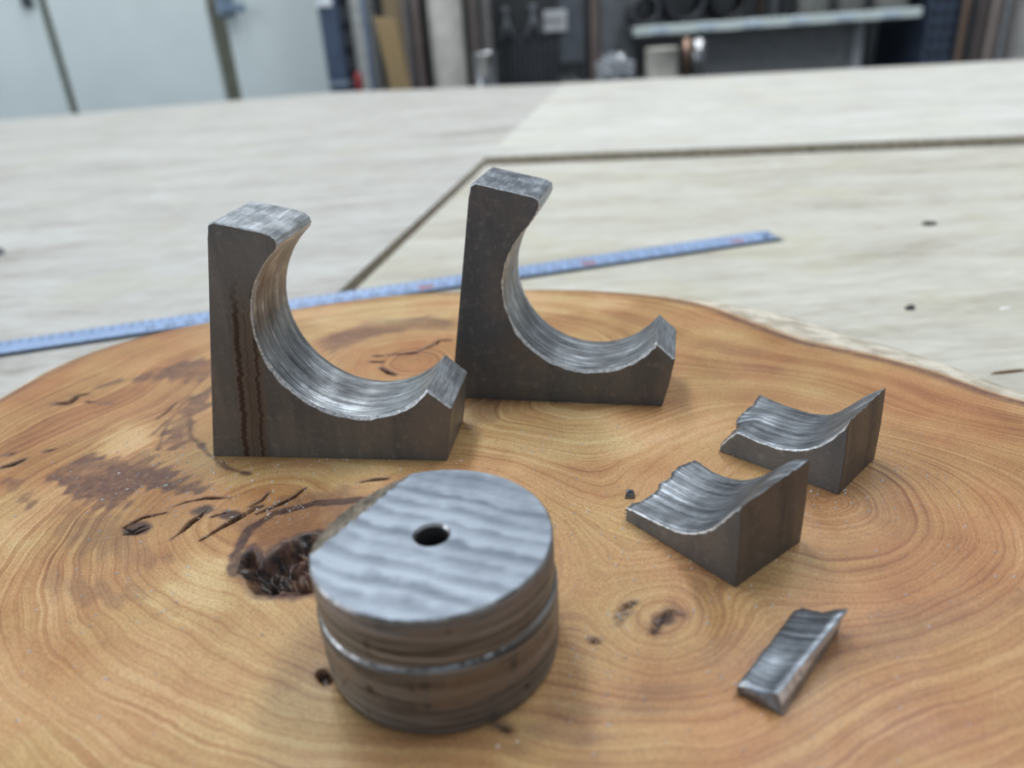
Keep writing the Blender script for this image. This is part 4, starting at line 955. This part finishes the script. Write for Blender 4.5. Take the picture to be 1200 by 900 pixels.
# hanging tools (pliers-like) on the cabinet front
TOOL = plain('tool_steel_dull', (0.30, 0.32, 0.35), 0.3, 0.7)
def hang(x, y0, y1, sp, label):
    bmx = bmesh.new(); z1, zm, z0 = vz(x, y0, Yk), vz(x, y0 + (y1 - y0) * 0.35, Yk), vz(x, y1, Yk)
    def rod(p, q, r):
        m = bar_mesh('t', p, q, r, 8); bmx.from_mesh(m); bpy.data.meshes.remove(m)
    xc = vx(x, Yk); s = sp
    rod((-s * .3, 0, z1 - z0), (0, 0, zm - z0), 0.005); rod((s * .3, 0, z1 - z0), (0, 0, zm - z0), 0.005); rod((0, 0, zm - z0), (-s, 0, 0), 0.006); rod((0, 0, zm - z0), (s, 0, 0.006), 0.006)
    o = link('hanging_pliers', bm_mesh('hanging_pliers', bmx, True), [TOOL]); o.location = (xc, (Yk - 10) * MM, z0); tag(o, label, 'pliers', 'hand tools on the charcoal cabinet')
hang(595, 8, 48, 0.016, 'dull steel pliers hanging on the charcoal cabinet beside the pipes'); hang(626, 4, 46, 0.022, 'wide-open dull pliers hanging beside the white label')

pole('black_post', 684, 692, 2230, (0.022, 0.022, 0.026), 'black post between the charcoal cabinet and a bronze pipe', 'pipe', 1.9, hollow=False)
pole('bronze_pipe', 692, 704, 2220, (0.15, 0.115, 0.105), 'bronze-brown pipe beside the grey locker column', 'pipe', 1.9, 0.4, 0.4)
post_box('grey_column', 705, 745, 2420, 0.25, (0.17, 0.185, 0.20), 'slate grey steel column behind the plastic bag', 'column', 2.0)

# --- shelf unit with a white front edge
Yf = 2300.0; x0, x1 = vx(742, Yf, 36), vx(1080, Yf, 13); zs = (vz(742, 36, Yf) + vz(1080, 14, Yf)) / 2; cxs = (x0 + x1) / 2; hw = (x1 - x0) / 2
sh = empty('shelf_unit', (cxs, (Yf + 170) * MM, 0), 'grey shelf unit with a white-edged shelf of pipes and coils', 'shelf')
WH = plain('shelf_white_edge', (0.72, 0.80, 0.78), 0.4, 0, 0.04); SG = plain('shelf_grey_panel', (0.135, 0.145, 0.155), 0.5)
link('shelf_board', bm_mesh('shelf_board', box_bm(-hw, hw, -0.166, 0.17, zs - 0.012, zs + 0.010, 0.001)), [SG], sh)
link('shelf_edge', bm_mesh('shelf_edge', box_bm(-hw, hw, -0.175, -0.1665, zs - 0.013, zs + 0.011, 0.002)), [WH], sh)
for k in range(6):
    xa = -hw + hw * 2 * (0.06 + 0.16 * k); link('price_tag', bm_mesh('price_tag', box_bm(xa, xa + 0.05, -0.1775, -0.1752, zs - 0.008, zs + 0.007)), [plain('tag_blue_white', (0.62, 0.72, 0.82), 0.3)], sh)
link('shelf_board', bm_mesh('shelf_board', box_bm(-hw, hw, -0.166, 0.17, zs + 0.42, zs + 0.44, 0.001)), [SG], sh)
bp = link('back_panel', bm_mesh('back_panel', box_bm(vx(826, Yf) - cxs, vx(1010, Yf) - cxs, -0.10, -0.09, 0.0, zs - 0.0125)), [plain('panel_mid_grey', (0.20, 0.205, 0.21), 0.45)], sh)
link('upright', bm_mesh('upright', box_bm(vx(1010, Yf) - cxs, vx(1020, Yf) - cxs, -0.12, -0.085, 0.0, zs - 0.0125)), [plain('upright_pale', (0.34, 0.36, 0.38), 0.4)], sh)
link('upright', bm_mesh('upright', box_bm(hw - 0.03, hw, 0.13, 0.168, 0.0, 1.6)), [SG], sh); link('upright', bm_mesh('upright', box_bm(-hw, -hw + 0.03, 0.13, 0.168, 0.0, 1.6)), [SG], sh)
zsh = zs + 0.010
def coil(x0, x1, col, label):
    R_ = (vx(x1, Yf, 5) - vx(x0, Yf, 5)) / 2; xc = (vx(x1, Yf, 5) + vx(x0, Yf, 5)) / 2
    me = lathe('pipe_coil', [(R_ * 0.80, 0), (R_, 0.006), (R_, 0.05), (R_ * 0.93, 0.056), (R_, 0.062), (R_, 0.11), (R_ * 0.80, 0.116), (R_ * 0.76, 0.05), (R_ * 0.80, 0)], 40, cap=False)
    me.transform(Matrix.Rotation(pi / 2, 4, 'X')); o = link('pipe_coil', me, [plain('coil_finish', col, 0.35)]); o.location = (xc, Yf * MM + 0.13, zsh + R_ + 0.0005)
    tag(o, label, 'pipe coil', 'round coils on the shelf')
coil(741, 776, (0.10, 0.105, 0.115), 'small grey ring coil standing at the shelf end'); coil(781, 832, (0.035, 0.037, 0.045), 'large black ring coil standing beside the small grey one'); coil(836, 882, (0.016, 0.017, 0.02), 'black ring coil standing between a larger coil and the brown tube')
def short(name, x0, x1, ztop, col, label, Y=Yf + 60, metal=0.0, rough=0.6):
    r = (vx(x1, Y, 5) - vx(x0, Y, 5)) / 2; xc = (vx(x1, Y, 5) + vx(x0, Y, 5)) / 2
    o = link(name, lathe(name, [(r, 0), (r, ztop), (r * 0.85, ztop), (r * 0.85, ztop - 0.1)], 28), [plain(name + '_finish', col, rough, metal)]); o.location = (xc, Y * MM, zsh); tag(o, label, 'pipe offcut', 'short pipes standing on the shelf')
short('brown_tube', 886, 897, 0.25, (0.15, 0.11, 0.09), 'slim brown tube standing on the shelf'); short('steel_pipe_offcut', 900, 914, 0.22, (0.30, 0.32, 0.34), 'slim bright steel pipe standing beside the brown tube', metal=0.7, rough=0.3); short('dark_pipe_offcut', 916, 930, 0.24, (0.10, 0.10, 0.105), 'slim dark pipe standing between bright steel and beige pipes')
short('beige_pipe_offcut', 934, 970, 0.20, (0.45, 0.44, 0.41), 'wide beige pipe on the shelf next to the slim dark pipe'); short('beige_pipe_offcut', 979, 1012, 0.19, (0.40, 0.385, 0.365), 'brownish beige pipe, the middle of three wide pipes on the shelf'); short('beige_pipe_offcut', 1022, 1062, 0.21, (0.49, 0.475, 0.44), 'palest wide pipe, nearest the navy cabinet on the shelf')

# --- right hand store
Yn = 2330.0; a, b = vx(1081, Yn), vx(1119, Yn); ncx = (a + b) / 2; hw = (b - a) / 2
nc = empty('perforated_locker', (ncx, (Yn + 150) * MM, 0), 'narrow navy locker with punched square holes', 'locker')
link('body', bm_mesh('body', box_bm(-hw, hw, -0.15, 0.15, 0, 1.9, 0.004)), [plain('navy_locker_paint', (0.055, 0.075, 0.115), 0.45)], nc)
hm = bm_mesh('vent_hole', box_bm(-0.006, 0.006, -0.1515, -0.1495, -0.008, 0.008)); hm.materials.append(plain('hole_black', (0.012, 0.014, 0.02), 0.7))
for i in range(3):
    for k in range(22):
        o = bpy.data.objects.new('vent_hole', hm); C.objects.link(o); o.parent = nc; o.location = (-hw * 0.6 + i * hw * 0.6, 0, 0.55 + k * 0.034)
pole('rust_pipe', 1120, 1127, 2300, (0.17, 0.115, 0.085), 'rust-brown pipe beside the navy locker', 'pipe', 1.8, 0.5, 0.3); pole('dark_pipe', 1128, 1136, 2310, (0.05, 0.05, 0.055), 'black pipe between two brown pipes', 'pipe', 1.8)
pole('bronze_pipe', 1137, 1150, 2310, (0.12, 0.10, 0.095), 'dim brown pipe standing next to the black pipe', 'pipe', 1.8, 0.45, 0.3); pole('bronze_pipe', 1151, 1166, 2240, (0.20, 0.165, 0.15), 'light bronze pipe beside the thin chrome rod', 'pipe', 1.8, 0.4, 0.4)
pole('chrome_rod', 1168, 1173, 2270, (0.62, 0.64, 0.66), 'thin chrome rod beside the wide grey pipe', 'rod', 1.8, 0.25, 0.8, hollow=False)
pole('wide_pipe', 1175, 1230, 2280, (0.30, 0.29, 0.28), 'wide mid-grey pipe beside the thin chrome rod', 'pipe', 1.9)
